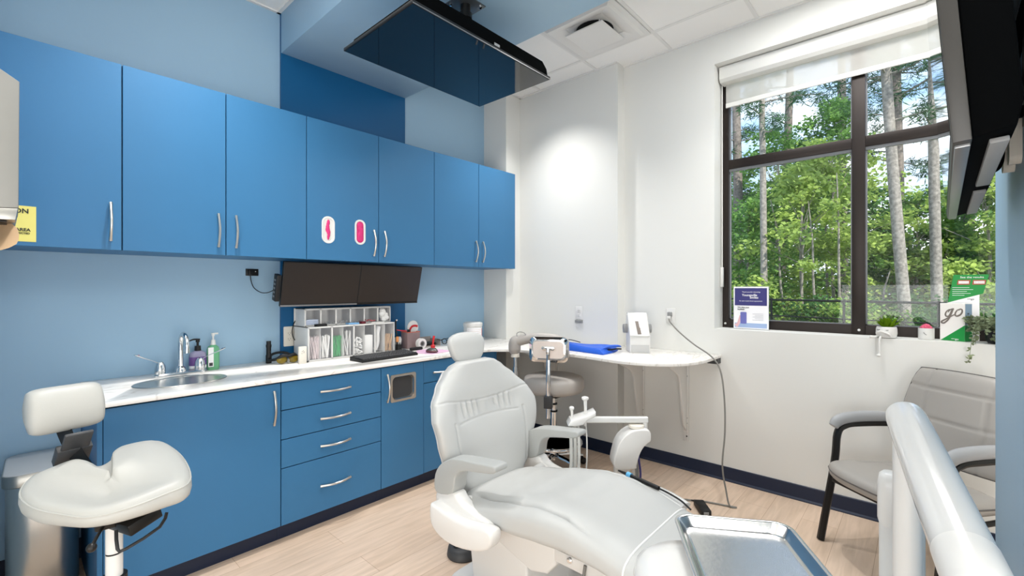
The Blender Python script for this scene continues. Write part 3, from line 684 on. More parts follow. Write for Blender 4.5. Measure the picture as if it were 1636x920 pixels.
# clutter right of the organizer
t = thing('tooth_cup', 'small white tooth-shaped cup beside the organizer', 'cup', (2.06, 3.08, T))
g = G(); g.lathe([(0.018, 0), (0.022, 0.03), (0.028, 0.06), (0.030, 0.085), (0.026, 0.096), (0.022, 0.09), (0.022, 0.02), (0, 0.02)], (2.06, 3.08, T), n=20); link('cup', g, 'white', t)
for a in (-1, 1):
    g = G(); g.ball((2.06+a*0.014, 3.075, T+0.092), 0.011); link('cusp', g, 'white', t)
g = G(); g.bb(2.052, 2.068, 3.0525, 3.056, T+0.045, T+0.058); link('mark', g, 'grey', t)
t = thing('tool_caddy', 'orange and black pen with a black stand right of the organizer', 'pen', (2.02, 3.02, T))
g = G(); g.tube([(2.02, 3.03, T), (2.02, 3.03, T+0.10), (2.022, 3.05, T+0.165), (2.024, 3.055, T+0.235)], 0.006, 8, 4); link('stem', g, 'black', t)
g = G(); g.cyl((2.015, 3.02, T+0.07), (2.015, 3.02, T+0.11), 0.011); link('grip', g, mat('orange_grip', '#e2955a', 0.5), t)
g = G(); g.bb(2.005, 2.045, 3.0, 3.03, T, T+0.05, bev=0.006); link('holder', g, 'black', t)
g = G(); g.ball((2.03, 3.05, T+0.235), 0.007); link('tip', g, 'white', t)
g = G(); g.tube([(2.022, 3.05, T+0.16), (2.06, 3.04, T+0.153), (2.11, 3.035, T+0.148)], 0.004, 6, 3); link('clip', g, 'red', t)
t = thing('mesh_pen_cup', 'square greyish see-through pen cup holding a white and red paddle', 'pen cup', (2.20, 3.10, T))
g = G(); sx, sy = 0.062, 0.045
g.loft([[Vector((2.195+a*k, 3.10+b*k, T+z)) for a, b in rrect(0.125, 0.09, 0.006, 2)] for k, z in ((1, 0), (1, 0.13), (0.95, 0.13), (0.95, 0.006))]); link('cup', g, mat('smoky_cup', '#a58f90', 0.3, alpha=0.75), t)
g = G(); g.tube([(2.195+a, 3.10+b, T+0.13) for a, b in rrect(0.125, 0.09, 0.006, 2)], 0.003, 6, 1, closed=True); link('rim', g, mat('coral_rim', '#d9694a', 0.5), t)
t = thing('round_paddle', 'round white paddle with red swirl standing in the pen cup', 'paddle', (2.225, 3.11, T+0.012))
g = G(); g.lathe([(0.001, 0), (0.052, 0.0), (0.055, 0.004), (0.052, 0.008), (0.001, 0.008)], (2.225, 3.115, T+0.165), (R(90), 0, 0), 28); dk = link('disc', g, 'white', t)
g = G(); g.tube([(2.19, 3.1055, T+0.12), (2.195, 3.1055, T+0.15), (2.215, 3.1055, T+0.172), (2.245, 3.1055, T+0.176), (2.268, 3.1055, T+0.170)], 0.009, 8, 5, flat=0.25, up=(0, 1, 0)); link('swirl', g, 'red', dk)
g = G(); g.cyl((2.22, 3.111, T+0.012), (2.222, 3.111, T+0.115), 0.006, n=10); link('stick', g, 'red', t)
bx('black_marker_cap', 2.155, 2.175, 3.075, 3.092, T+0.0075, T+0.152, 'black', 'black pen standing at the corner of the pen cup', 'pen', bev=0.004)
t = thing('tape_roll', 'white roll of tape standing on edge by the pen cup', 'tape', (2.205, 3.0, T))
g = G(); g.loft([[Vector((2.215+r*math.cos(k*PI/14), 2.985+y, T+0.042+r*math.sin(k*PI/14))) for k in range(28)] for r, y in ((0.041, -0.018), (0.041, 0.018), (0.022, 0.018), (0.022, -0.018))], closed=True); link('roll', g, 'white', t)
g = G(); g.loft([[Vector((2.215+r*math.cos(k*PI/14), 2.985+y, T+0.042+r*math.sin(k*PI/14))) for k in range(28)] for r, y in ((0.0225, -0.019), (0.0225, 0.019), (0.017, 0.019), (0.017, -0.019))], closed=True); link('core', g, 'grey', t)
bx('stapler', 2.08, 2.19, 2.925, 2.957, T, T+0.024, 'black', 'flat black gadget lying in front of the pen cup', 'gadget', bev=0.008)
t = thing('desk_tray', 'low clear and grey desk tray behind the mouse pad', 'tray', (2.33, 3.10, T))
g = G(); g.bb(2.265, 2.45, 3.03, 3.17, T, T+0.006); g.bb(2.265, 2.45, 3.166, 3.17, T, T+0.07); g.bb(2.265, 2.269, 3.03, 3.17, T, T+0.055); g.bb(2.446, 2.45, 3.03, 3.17, T, T+0.055); link('tray', g, mat('taupe_clear', '#b3a9a3', 0.25, alpha=0.8), t)
bx('black_wallet', 2.30, 2.42, 3.06, 3.14, T+0.0065, T+0.03, 'black', 'black pouch lying in the desk tray', 'pouch')
t = thing('red_stamp', 'small red stamp standing behind the mouse', 'stamp', (2.30, 2.955, T))
g = G(); g.lathe([(0.018, 0), (0.018, 0.02), (0.012, 0.026), (0.0, 0.027)], (2.31, 2.955, T), n=18); link('base', g, 'red', t)
g = G(); g.tube([(2.31, 2.955, T+0.022), (2.315, 2.957, T+0.06), (2.325, 2.96, T+0.095)], [0.007, 0.008, 0.010], 10, 3); link('grip', g, 'red', t)
t = thing('eyeglasses', 'black framed glasses lying folded behind the headrest', 'glasses', (2.50, 3.03, T))
for sx in (-1, 1):
    g = G(); g.tube([(2.50+sx*0.033+0.026*math.cos(a), 3.0+0.004*math.sin(a), T+0.036+0.022*math.sin(a)) for a in [k*PI/6 for k in range(12)]], 0.0035, 6, 3, closed=True); link('rim', g, 'black', t)
    g = G(); g.tube([(2.50+sx*0.06, 3.0, T+0.045), (2.50+sx*0.062, 3.06, T+0.05), (2.50+sx*0.02, 3.11, T+0.035)], 0.003, 6, 4); link('temple', g, 'black', t)
g = G(); g.tube([(2.493, 3.0, T+0.042), (2.50, 2.998, T+0.047), (2.507, 3.0, T+0.042)], 0.003, 6, 3); link('bridge', g, 'black', t)
t = thing('wipes_tub', 'white round tub with screw lid and printed label in the counter corner', 'tub', (2.84, 3.05, T))
g = G(); g.lathe([(0.080, 0), (0.084, 0.004), (0.084, 0.135), (0.082, 0.139), (0, 0.139)], (2.84, 3.05, T), n=40); link('tub', g, 'white', t)
g = G(); g.lathe([(0.087, 0.139), (0.088, 0.142), (0.088, 0.168), (0.084, 0.172), (0.074, 0.172), (0.072, 0.178), (0, 0.178)], (2.84, 3.05, T), n=40); link('lid', g, 'white', t)
def arcs(a0, a1, z0, z1, r):
    n = 14; return [[Vector((2.84+r*math.cos(R(a0+(a1-a0)*k/n)), 3.05+r*math.sin(R(a0+(a1-a0)*k/n)), T+z)) for k in range(n+1)] for z in (z0, z1)]
def sheet(rows):
    g = G(); V = [[g.bm.verts.new(p) for p in r] for r in rows]
    for a, b in zip(V, V[1:]):
        for k in range(len(a)-1): g.bm.faces.new((a[k], a[k+1], b[k+1], b[k]))
    return g
lb = link('label', sheet(arcs(-170, -50, 0.02, 0.125, 0.0845)), 'paper', t)
g = G()
for zz in (0.035, 0.05, 0.065, 0.08, 0.095, 0.11):
    r = arcs(-165, -70, zz, zz+0.002, 0.0848); V = [[g.bm.verts.new(p) for p in q] for q in r]
    for k in range(len(V[0])-1): g.bm.faces.new((V[0][k], V[0][k+1], V[1][k+1], V[1][k]))
link('print', g, mat('tan_print', '#c4a893', 0.6), lb)
link('red_stripe', sheet(arcs(-62, -52, 0.04, 0.12, 0.0849)), 'red', lb)

# ------------------------------------------------------------------ monitors on the wall above the organizer
def monitor(cx, label):
    t = thing('monitor', label, 'monitor', (cx, 2.98, 1.272), group='twin monitors under the wall cabinets')
    w, h, tilt = 0.524, 0.292, R(14)
    Mx = Matrix.Translation((cx, 2.965, 1.415)) @ Matrix.Rotation(tilt, 4, 'X')
    def P(a, b, c): return Mx @ Vector((a, b, c))
    g = G(); g.box((0, 0.012, 0), (w, 0.024, h), bev=0.004); g.bm.transform(Mx); link('shell', g, 'black', t)
    g = G(); g.box((0, -0.0005, 0.006), (w-0.010, 0.002, h-0.022)); g.bm.transform(Mx); link('screen', g, 'screen', t)
    g = G(); g.box((0, -0.001, -h/2+0.006), (w-0.002, 0.003, 0.011), bev=0.001); g.bm.transform(Mx); link('chin_strip', g, 'bezel_silver' if cx < 1.5 else 'black_metal', t)
    g = G(); g.box((0, 0.034, 0), (0.26, 0.03, 0.18), bev=0.01); g.bm.transform(Mx); link('back_bulge', g, 'black', t)
    g = G(); g.cyl(P(0, 0.045, 0), (cx, YP-0.012, 1.40), 0.018); g.bb(cx-0.06, cx+0.06, YP-0.012, YP-0.0005, 1.34, 1.46, bev=0.003); link('wall_arm', g, 'black_metal', t)
    return Mx
mx1 = monitor(1.402, 'left monitor of the pair, dark screen and silver lower edge')
mx2 = monitor(1.925, 'right monitor of the pair, dark screen tilted down')
t = thing('power_adapter', 'slim black multi-port adapter hanging at the left edge of the monitor', 'adapter', (1.113, 2.98, 1.33))
Mx = Matrix.Translation((1.118, 2.99, 1.395)) @ Matrix.Rotation(R(14), 4, 'X')
g = G(); g.box((0, 0, 0), (0.028, 0.05, 0.17), bev=0.005); g.bm.transform(Mx); link('body', g, 'black', t)
g = G()
for k in range(5): g.box((-0.0142, 0.0, -0.055+k*0.026), (0.002, 0.022, 0.012), bev=0.0005)
g.bm.transform(Mx); link('ports', g, 'bezel_silver', t)
# wall sockets
t = thing('black_wall_socket', 'black wall socket on the blue wall left of the monitors', 'socket', (1.057, YW, 1.49))
g = G(); g.bb(1.02, 1.095, YW-0.007, YW-0.0005, 1.472, 1.517, bev=0.002); link('plate', g, 'black', t)
g = G(); g.bb(1.03, 1.052, YW-0.030, YW-0.0072, 1.478, 1.508, bev=0.003); link('plug', g, 'black', t)
g = G(); g.ball((1.077, YW-0.008, 1.50), 0.0035); link('led', g, 'white', t)
g = G(); g.tube([(1.041, YW-0.026, 1.480), (1.044, YW-0.028, 1.44), (1.06, YW-0.03, 1.395), (1.085, 3.17, 1.365), (1.098, 3.10, 1.362), (1.106, 3.03, 1.375), (1.108, 3.003, 1.384)], 0.0028, 8, 7); link('cord', g, 'black', t)
def outlet(name, label, cx, cy, cz, w, h, ax, m='white', gangs=1, group=None):
    """ax: 'y' plate on a wall facing -Y, 'x' plate on a wall facing -X"""
    def F(a, b, d): return Vector((cx+a, cy-d, cz+b)) if ax == 'y' else Vector((cx-d, cy-a, cz+b))
    t = thing(name, label, 'outlet', F(0, 0, 0), group=group)
    g = G(); g.prism(rrect(w, h, 0.005), F, 0.0005, 0.006, bev=0.002); link('plate', g, m, t)
    for k in range(gangs):
        a0 = (k-(gangs-1)/2)*0.046
        for b0 in (0.019, -0.019):
            g = G(); g.prism([(a0+a, b0+b) for a, b in rrect(0.034, 0.028, 0.010)], F, 0.0062, 0.008, bev=0.0006); rc = link('receptacle', g, m, t)
            g = G()
            for da, db, w2, h2 in ((-0.007, 0.003, 0.002, 0.008), (0.007, 0.003, 0.002, 0.007), (0, -0.008, 0.004, 0.004)):
                g.prism([(a0+da+a, b0+db+b) for a, b in ((-w2/2, -h2/2), (w2/2, -h2/2), (w2/2, h2/2), (-w2/2, h2/2))], F, 0.0081, 0.0084)
            link('slots', g, 'dark', rc, smooth=None)
    return t
outlet('wall_outlet', 'wide ivory double outlet plate on the dark blue panel behind the organizer', 1.305, YP, 1.062, 0.118, 0.135, 'y', 'offwhite', 2)
g = G(); g.tube([(1.335, 3.205, 1.185), (1.306, 3.195, 1.15), (1.290, 3.185, 1.09), (1.305, 3.185, 1.04), (1.34, 3.2085, 1.03)], 0.003, 8, 6); solo('looped_cord', g, 'black', 'black cord looping in front of the ivory outlet plate', 'cord')
outlet('wall_outlet', 'white outlet plate on the pilaster wall above the blue apron', XP, 2.245, 1.172, 0.074, 0.118, 'x')
g = G(); g.bb(XP-0.016, XP-0.0005, 2.208, 2.282, 1.085, 1.110, bev=0.003); solo('outlet_cover', g, 'grey', 'small grey strip on the wall just under the pilaster outlet', 'cover strip')
ow = outlet('wall_outlet', 'white outlet plate left of the window with a cord plugged in', XW, 1.463, 1.175, 0.074, 0.118, 'x')
# ------------------------------------------------------------------ left wall things: dispenser, sign, trash can
t = thing('paper_towel_dispenser', 'steel paper towel dispenser at the left edge on the near blue wall', 'dispenser', (-0.05, 2.1, 1.60))
prof = [(-0.0995, 1.625), (0.018, 1.635), (0.020, 2.018), (-0.02, 2.045), (-0.0995, 2.06)]
g = G(); g.prism(prof, lambda x, z, y: Vector((x, y, z)), 2.03, 2.30, bev=0.004); link('cover', g, mat('grey_satin_metal', '#8e8e8a', 0.5, 0.35), t)
g = G(); g.prism([(-0.0995, 1.595), (0.012, 1.598), (0.017, 1.634), (-0.0995, 1.6245)], lambda x, z, y: Vector((x, y, z)), 2.032, 2.298, bev=0.002); link('outlet_lip', g, 'steel_dark', t)
g = G(); g.bb(-0.085, -0.006, 2.05, 2.28, 1.592, 1.5948); link('slot', g, 'black', t)
g = G(); g.tube([(-0.045, 2.16, 1.59), (-0.03, 2.15, 1.565), (-0.03, 2.12, 1.53), (-0.055, 2.10, 1.51)], [0.035, 0.05, 0.05, 0.03], 8, 4, flat=0.12, up=(0, 1, 0)); solo('paper_towel', g, 'brown_paper', 'brown paper towel hanging out of the steel dispenser', 'paper towel')
t = thing('caution_sign', 'yellow caution notice taped to the blue wall cabinet door behind the dispenser', 'sign', (-0.02, YU, 1.60))
g = G(); g.bb(-0.085, 0.077, YU-0.0012, YU-0.0003, 1.592, 1.745); link('sheet', g, 'yellow', t)
X1, Z1 = (1, 0, 0), (0, 0, 1)
text('caution_text', 'CAUTION', 0.028, 'black_print', t, (-0.008, YU-0.002, 1.722), X1, Z1, bold=0.0006)
text('area_text', 'AREA', 0.018, 'black_print', t, (0.038, YU-0.002, 1.642), X1, Z1, bold=0.0006)
text('small_text', 'RESTRICTED', 0.010, 'black_print', t, (0.030, YU-0.002, 1.627), X1, Z1, bold=0.0003)
t = thing('trash_can', 'slim brushed steel trash can between the near wall and the sink cabinet', 'trash can', (0.105, 3.03, 0), R(-2))
def rr(w, d, r, z): return [Vector((a, b, z)) for a, b in rrect(w, d, r, 8)]
g = G(); g.loft([rr(0.228, 0.345, 0.075, 0.0), rr(0.232, 0.35, 0.078, 0.004), rr(0.232, 0.35, 0.078, 0.535), rr(0.228, 0.345, 0.075, 0.54)]); link('body', g, 'steel', t, local=True)
g = G(); g.loft([rr(0.246, 0.365, 0.05, 0.541), rr(0.250, 0.37, 0.052, 0.544), rr(0.252, 0.372, 0.053, 0.588), rr(0.248, 0.366, 0.05, 0.5925)]); link('lid_rim', g, 'steel_dark', t, local=True)
g = G(); g.loft([rr(0.242, 0.360, 0.046, 0.593), rr(0.232, 0.350, 0.042, 0.5965)]); link('lid', g, mat('grey_lid', '#b4b7b9', 0.4, 0.3), t, local=True)
# ------------------------------------------------------------------ things on the curved shelf
t = thing('lead_apron', 'folded blue vinyl apron with black straps on the curved shelf', 'apron', (3.12, 1.98, T))
g = G(); rings = []
def apron_z(u, v): return 0.034+0.010*math.sin(u*5+1)+0.008*math.sin(v*6+u*3)
bm = g.bm; N1, N2 = 26, 20; top = {}; bot = {}
for i in range(N1+1):
    for j in range(N2+1):
        u, v = i/N1, j/N2
        x = 2.90+0.30*u+0.02*math.sin(v*4); y = 2.27-0.55*v*(1-0.08*u)-0.02*math.sin(u*3)
        e = min(u, 1-u, v, 1-v); h = apron_z(u, v)*min(1, (e*14)**0.5) if e > 0 else 0.004
        top[i, j] = bm.verts.new((x, y, T+0.004+h)); bot[i, j] = bm.verts.new((x, y, T+0.0005))
for i in range(N1):
    for j in range(N2):
        bm.faces.new((top[i, j], top[i+1, j], top[i+1, j+1], top[i, j+1])); bm.faces.new((bot[i, j], bot[i, j+1], bot[i+1, j+1], bot[i+1, j]))
for i in range(N1):
    bm.faces.new((bot[i, 0], bot[i+1, 0], top[i+1, 0], top[i, 0])); bm.faces.new((bot[i+1, N2], bot[i, N2], top[i, N2], top[i+1, N2]))
for j in range(N2):
    bm.faces.new((bot[0, j+1], bot[0, j], top[0, j], top[0, j+1])); bm.faces.new((bot[N1, j], bot[N1, j+1], top[N1, j+1], top[N1, j]))
link('apron_body', g, 'blue_cloth', t)
g = G(); g.tube([(2.905, 1.80, T+0.018), (2.93, 1.765, T+0.036), (2.99, 1.74, T+0.05), (3.08, 1.715, T+0.048), (3.15, 1.725, T+0.035)], [0.010, 0.02, 0.024, 0.022, 0.012], 10, 5, flat=0.45); link('rolled_edge', g, 'blue_cloth', t)
g = G(); g.tube([(2.90, 1.78, T+0.010), (2.96, 1.745, T+0.022), (3.05, 1.715, T+0.028), (3.14, 1.712, T+0.020)], 0.006, 8, 4); link('black_binding', g, 'black', t)
g = G(); g.tube([(2.98, 2.25, T+0.045), (2.99, 2.16, T+0.05), (3.0, 2.08, T+0.045), (2.98, 2.0, T+0.036)], 0.016, 8, 5, flat=0.25, up=(0, 0, 1)); g.tube([(2.95, 2.22, T+0.06), (3.03, 2.12, T+0.07), (3.08, 2.04, T+0.05)], 0.014, 8, 5, flat=0.25, up=(0, 0, 1)); link('strap', g, 'black', t)
# white countertop device with a hinged slanted front and dark knobs
t = thing('film_processor', 'white tabletop device with slanted cover, brown slot and grey side knobs on the shelf', 'device', (3.21, 1.57, T), R(0))
Mx = Matrix.Translation((3.225, 1.615, T)) @ Matrix.Rotation(R(38), 4, 'Z')
# local: depth along +x (front at -x), width along y
def D3(a, b, y): return Mx @ Vector((a, y, b))
w2 = 0.075
g = G(); g.prism([(-0.085, 0.0), (0.085, 0.0), (0.085, 0.27), (0.055, 0.285), (0.015, 0.285), (-0.085, 0.125)], D3, -w2, w2, bev=0.006, seg=3); link('body', g, 'white', t)
g = G(); g.prism([(-0.092, 0.131), (0.012, 0.297), (0.05, 0.297), (0.05, 0.287), (0.014, 0.287), (-0.086, 0.1265)], D3, -w2+0.006, w2+0.002, bev=0.003); cv = link('hinged_cover', g, 'white_gloss', t)
g = G()
for (q0, q1, yc, hw) in ((0.06, 0.34, 0.004, 0.014), (0.34, 0.62, 0.010, 0.012)):
    a0, b0 = -0.092+0.104*q0, 0.131+0.166*q0; a1, b1 = -0.092+0.104*q1, 0.131+0.166*q1
    g.loft([[D3(a-0.0012*k, b+0.0008*k, y) for a, b, y in ((a0, b0, yc-hw), (a0, b0, yc+hw), (a1, b1, yc+hw+0.004), (a1, b1, yc-hw+0.004))] for k in (-1, 1)])
link('brown_slot', g, mat('brown_window', '#6d6158', 0.4), cv, smooth=None)
g = G(); g.prism([(-0.0865, 0.006), (-0.0865, 0.062), (-0.084, 0.062), (-0.084, 0.006)], D3, -w2+0.008, w2-0.008); link('grey_front_band', g, mat('light_grey_band', '#c9c9c8', 0.4), t)
for s in (-1, 1):
    g = G(); c = Mx @ Vector((0.03, s*(w2+0.001), 0.175)); e2 = Mx @ Vector((0.03, s*(w2+0.03), 0.175)); g.cyl(c, e2, 0.036, 0.034, 28); link('knob', g, 'grey', t)
# shelf brackets
def bracket(y, xw, label, L=0.66, reach=0.60):
    t = thing('shelf_bracket', label, 'bracket', (xw, y, 0.45), group='white brackets under the curved shelf')
    g = G(); g.bb(xw-0.012, xw-0.0005, y-0.019, y+0.019, 0.8845-L, 0.8845, bev=0.002); up = link('wall_plate', g, 'white', t)
    g = G()
    for z in (0.85, 0.80, 0.72, 0.40, 0.36, 0.26): g.lathe([(0.006, 0), (0.005, 0.002), (0, 0.002)], (xw-0.0122, y-0.006, z), (0, R(-90), 0), 10)
    link('screws', g, 'dark', up, smooth=None)
    k = reach/0.60
    pr_ = [(0.012, 0.884), (0.60*k, 0.884), (0.60*k, 0.874), (0.45*k, 0.835), (0.24*k, 0.755), (0.19*k, 0.725), (0.165*k, 0.68), (0.15*k, 0.60), (0.09*k, 0.36), (0.012, 0.30)]
    g = G(); g.prism([(xw-a, b) for a, b in pr_], lambda x, z, d: Vector((x, y+d, z)), -0.009, 0.009, bev=0.002); link('gusset', g, 'white', t)
bracket(1.34, XW, 'white shelf bracket with long wall plate nearest the window end', 0.66, 0.46)
bracket(1.70, XW, 'white shelf bracket beside the pilaster edge', 0.60, 0.58)
bracket(2.50, XP, 'white shelf bracket behind the grey stool near the corner', 0.60, 0.58)
g = G(); g.bb(XW-0.075, XW-0.0005, 1.09, 1.16, 0.845, 0.8845); solo('shelf_end_clip', g, 'dark', 'dark clip under the tip of the curved shelf', 'clip')
# cord from the window outlet to the floor
t = thing('grey_power_cord', 'grey cord from the window outlet down to the floor', 'cord', (3.30, 1.2, 0))
g = G(); g.bb(XW-0.038, XW-0.009, 1.447, 1.479, 1.17, 1.205, bev=0.006); link('plug', g, 'grey', t)
g = G(); g.bb(XW-0.05, XW-0.0385, 1.448, 1.478, 1.15, 1.175, bev=0.003); link('plug_block', g, 'white', t)
pts = [(3.435, 1.462, 1.155), (3.40, 1.43, 1.125), (3.35, 1.34, 1.06), (3.31, 1.22, 0.985), (3.27, 1.085, 0.915), (3.22, 1.010, 0.83), (3.17, 0.970, 0.65), (3.13, 0.955, 0.45), (3.08, 0.955, 0.25), (3.07, 0.93, 0.10), (3.06, 0.905, 0.012), (3.08, 0.87, 0.006), (3.06, 0.93, 0.006), (3.02, 1.06, 0.006), (2.96, 1.16, 0.006), (2.93, 1.24, 0.006), (2.85, 1.35, 0.006), (2.7, 1.45, 0.006)]
g = G(); g.tube(pts, 0.0052, 10, 8); link('cable', g, 'cord_grey', t)
t = thing('power_brick', 'black rectangular power brick on the floor by the grey cord', 'power adapter', (2.905, 1.02, 0.0005), R(37))
g = G(); g.box((0, 0, 0.018), (0.15, 0.062, 0.034), bev=0.004); link('brick', g, 'black', t, local=True)
g = G(); g.box((-0.0765, 0.0, 0.018), (0.003, 0.03, 0.018), bev=0.001); link('socket_end', g, 'grey', t, local=True)
g = G(); g.tube([(0.075, 0.0, 0.016), (0.11, 0.01, 0.008), (0.13, 0.08, 0.006), (0.06, 0.15, 0.006), (0.0, 0.19, 0.006)], 0.004, 8, 6); link('lead', g, 'black', t, local=True)

# ------------------------------------------------------------------ things on the window sill
SZ = WZ0+0.0006
t = thing('acrylic_sign', 'upright notice in a clear acrylic holder at the left end of the window sill', 'sign', (3.585, 0.917, SZ))
ya, yb = 1.034, 0.80
g = G(); g.bb(3.585, 3.588, yb, ya, SZ, SZ+0.31); g.prism([(3.588, SZ), (3.66, SZ), (3.66, SZ+0.003), (3.588, SZ+0.003)], lambda x, z, y: Vector((x, y, z)), yb, ya); link('holder', g, 'clear', t)
g = G(); g.bb(3.5835, 3.5848, yb+0.002, ya-0.002, SZ+0.004, SZ+0.308); sh = link('sheet', g, 'paper', t)
g = G(); g.bb(3.5828, 3.5834, yb+0.012, ya-0.010, SZ+0.172, SZ+0.298); link('navy_header', g, 'navy_print', sh)
g = G(); g.bb(3.5828, 3.5834, yb+0.012, ya-0.010, SZ+0.012, SZ+0.045); link('blue_footer', g, 'ivory_print', sh)
g = G(); g.prism([(yy, zz) for yy, zz in rrect(0.042, 0.085, 0.006)], lambda a, b, d: Vector((3.5828-d, 0.965+a, SZ+0.082+b)), 0, 0.0006); link('phone_picture', g, mat('phone_violet', '#6c6fb4', 0.5), sh)
g = G(); g.tube([(3.5826, 1.018, SZ+0.022), (3.5826, 1.0, SZ+0.04), (3.5826, 0.992, SZ+0.075), (3.5826, 0.988, SZ+0.1)], [0.014, 0.010, 0.006, 0.003], 8, 3, flat=0.05, up=(1, 0, 0)); link('hand_picture', g, mat('pale_pink_print', '#e3b7bd', 0.6), sh)
NY = (0, -1, 0); xs = 3.5824
for body, size, y, z, m, al, b in (('Thank you for choosing', 0.0125, 0.915, 0.270, 'white_print', 'CENTER', 0), ('Youngsville', 0.022, 0.925, 0.247, 'white_print', 'CENTER', 0.0004), ('Smiles', 0.022, 0.895, 0.230, 'white_print', 'CENTER', 0.0004), ('for your recent dental appointment', 0.0105, 0.917, 0.205, 'white_print', 'CENTER', 0),
        ('We value your', 0.013, 1.005, 0.158, 'black_print', 'LEFT', 0.0003), ('feedback', 0.013, 1.005, 0.144, 'black_print', 'LEFT', 0.0003)):
    text('sign_text', body, size, m, sh, (xs, y, SZ+z), NY, Z1, al, b)
g = G()
for k in range(5): g.bb(3.5826, 3.5832, 0.835, 0.905-(0.015 if k % 2 else 0), SZ+0.112-k*0.011, SZ+0.1135-k*0.011)
link('fine_print', g, 'grey_print', sh, smooth=None)
# pot with closed eyes and dangling legs
PX, PY = 3.525, 0.158
t = thing('sleepy_pot_plant', 'white pot with a sleepy face, dangling legs and a green succulent', 'potted plant', (PX, PY, SZ))
g = G(); g.lathe([(0.038, 0), (0.046, 0.004), (0.051, 0.03), (0.050, 0.055), (0.046, 0.068), (0.042, 0.068), (0.044, 0.05), (0.0, 0.05)], (PX, PY, SZ), n=32); link('pot', g, 'white', t)
g = G()
g.tube([(PX-0.0495, PY+0.005, SZ+0.030), (PX-0.0505, PY, SZ+0.027), (PX-0.0495, PY-0.006, SZ+0.029)], 0.0014, 6, 3); link('mouth', g, 'black_print', t)
for s in (-1, 1):
    g = G(); g.tube([(PX-0.047, PY+s*0.012+0.018, SZ+0.052), (PX-0.050, PY+s*0.02+0.016, SZ+0.048), (PX-0.046, PY+s*0.028+0.014, SZ+0.053)], 0.0016, 6, 3); link('closed_eye', g, 'black_print', t)
g = G(); g.tube([(PX-0.03, PY+0.040, SZ+0.018), (PX-0.05, PY+0.042, SZ+0.034), (PX-0.058, PY+0.02, SZ+0.041), (PX-0.056, PY-0.012, SZ+0.026), (PX-0.050, PY-0.022, SZ+0.010)], 0.006, 10, 5); link('arm', g, 'white', t)
g = G(); g.tube([(PX-0.03, PY+0.04, SZ+0.012), (PX-0.062, PY+0.055, SZ+0.006), (PX-0.068, PY+0.075, SZ+0.008)], [0.007, 0.007, 0.010], 10, 4); link('leg', g, 'white', t)
g = G(); g.tube([(PX-0.035, PY+0.022, SZ+0.010), (PX-0.060, PY+0.026, SZ+0.006), (PX-0.066, PY+0.030, SZ-0.02), (PX-0.066, PY+0.030, SZ-0.092)], 0.006, 10, 4); g.ball((PX-0.072, PY+0.032, SZ-0.100), 1, 14, 10, (0.014, 0.012, 0.010)); link('leg', g, 'white', t)
def rosette(cx, cy, cz, n, L, wid, m, parent, name='succulent', up=0.75, spread=1.0):
    g = G()
    for k in range(n):
        a = k*2.4; q = k/n; d = Vector((math.cos(a)*q*spread, math.sin(a)*q*spread, up+0.5*(1-q))).normalized(); s, b = basis(d); l = L*(0.7+0.3*q)
        c = Vector((cx, cy, cz)); g.tube([c, c+d*l*0.5+b*(-0.002), c+d*l], [wid*0.5, wid, wid*0.1], 6, 3, flat=0.35)
    return link(name, g, m, parent)
rosette(PX, PY, SZ+0.050, 24, 0.092, 0.012, 'succulent', t)
t = thing('small_white_pot', 'small white cylinder pot with a round pink cactus on the sill', 'potted plant', (3.575, -0.018, SZ))
g = G(); g.lathe([(0.034, 0), (0.036, 0.003), (0.036, 0.066), (0.033, 0.066), (0.033, 0.055), (0, 0.055)], (3.575, -0.018, SZ), n=32); link('pot', g, 'white', t)
g = G(); g.tube([(3.5405, -0.006, SZ+0.042), (3.5385, -0.013, SZ+0.033), (3.539, -0.020, SZ+0.028)], 0.001, 6, 3); link('smile', g, 'black_print', t)
g = G()
for k in range(26):
    a = k*2.4; rr_ = 0.024*math.sqrt((k+0.5)/26); g.ball((3.575+rr_*math.cos(a), -0.018+rr_*math.sin(a), SZ+0.058+0.026*(1-(rr_/0.026)**2)), 0.008, 8, 6)
link('cactus', g, mat('pink_cactus', '#d65a78', 0.6), t)
# boxed aligner kit
t = thing('product_box', 'white and green cardboard box with large cursive go lettering on the window sill', 'box', (3.605, -0.1425, SZ))
bx0, bx1, by0, by1, bh = 3.565, 3.645, -0.197, -0.088, 0.212
g = G(); g.bb(bx0, bx1, by0, by1, SZ, SZ+bh, bev=0.001, seg=1); bo_ = link('carton', g, mat('white_card', '#eae7e3', 0.5), t)
g = G(); g.bm.faces.new([g.bm.verts.new(p) for p in ((bx0-0.0004, by1-0.003, SZ+0.001), (bx0-0.0004, by0, SZ+0.001), (bx0-0.0004, by0, SZ+0.092))]); g.bm.faces.new([g.bm.verts.new(p) for p in ((bx0, by0-0.0004, SZ+0.001), (bx1, by0-0.0004, SZ+0.001), (bx1, by0-0.0004, SZ+0.085), (bx0, by0-0.0004, SZ+0.092))]); link('green_corner', g, 'green_print', bo_)
go = [[(-0.070, 0.158), (-0.060, 0.172), (-0.045, 0.178), (-0.052, 0.168), (-0.058, 0.150), (-0.066, 0.136), (-0.077, 0.134), (-0.082, 0.146), (-0.076, 0.163), (-0.062, 0.175)], [(-0.045, 0.178), (-0.054, 0.150), (-0.068, 0.118), (-0.088, 0.096), (-0.100, 0.098), (-0.098, 0.106), (-0.080, 0.118), (-0.052, 0.138), (-0.035, 0.148)],
      [(-0.012, 0.176), (-0.026, 0.172), (-0.036, 0.155), (-0.036, 0.142), (-0.028, 0.138), (-0.014, 0.146), (-0.006, 0.160), (-0.006, 0.174), (-0.014, 0.178), (-0.022, 0.170)]]
g = G()
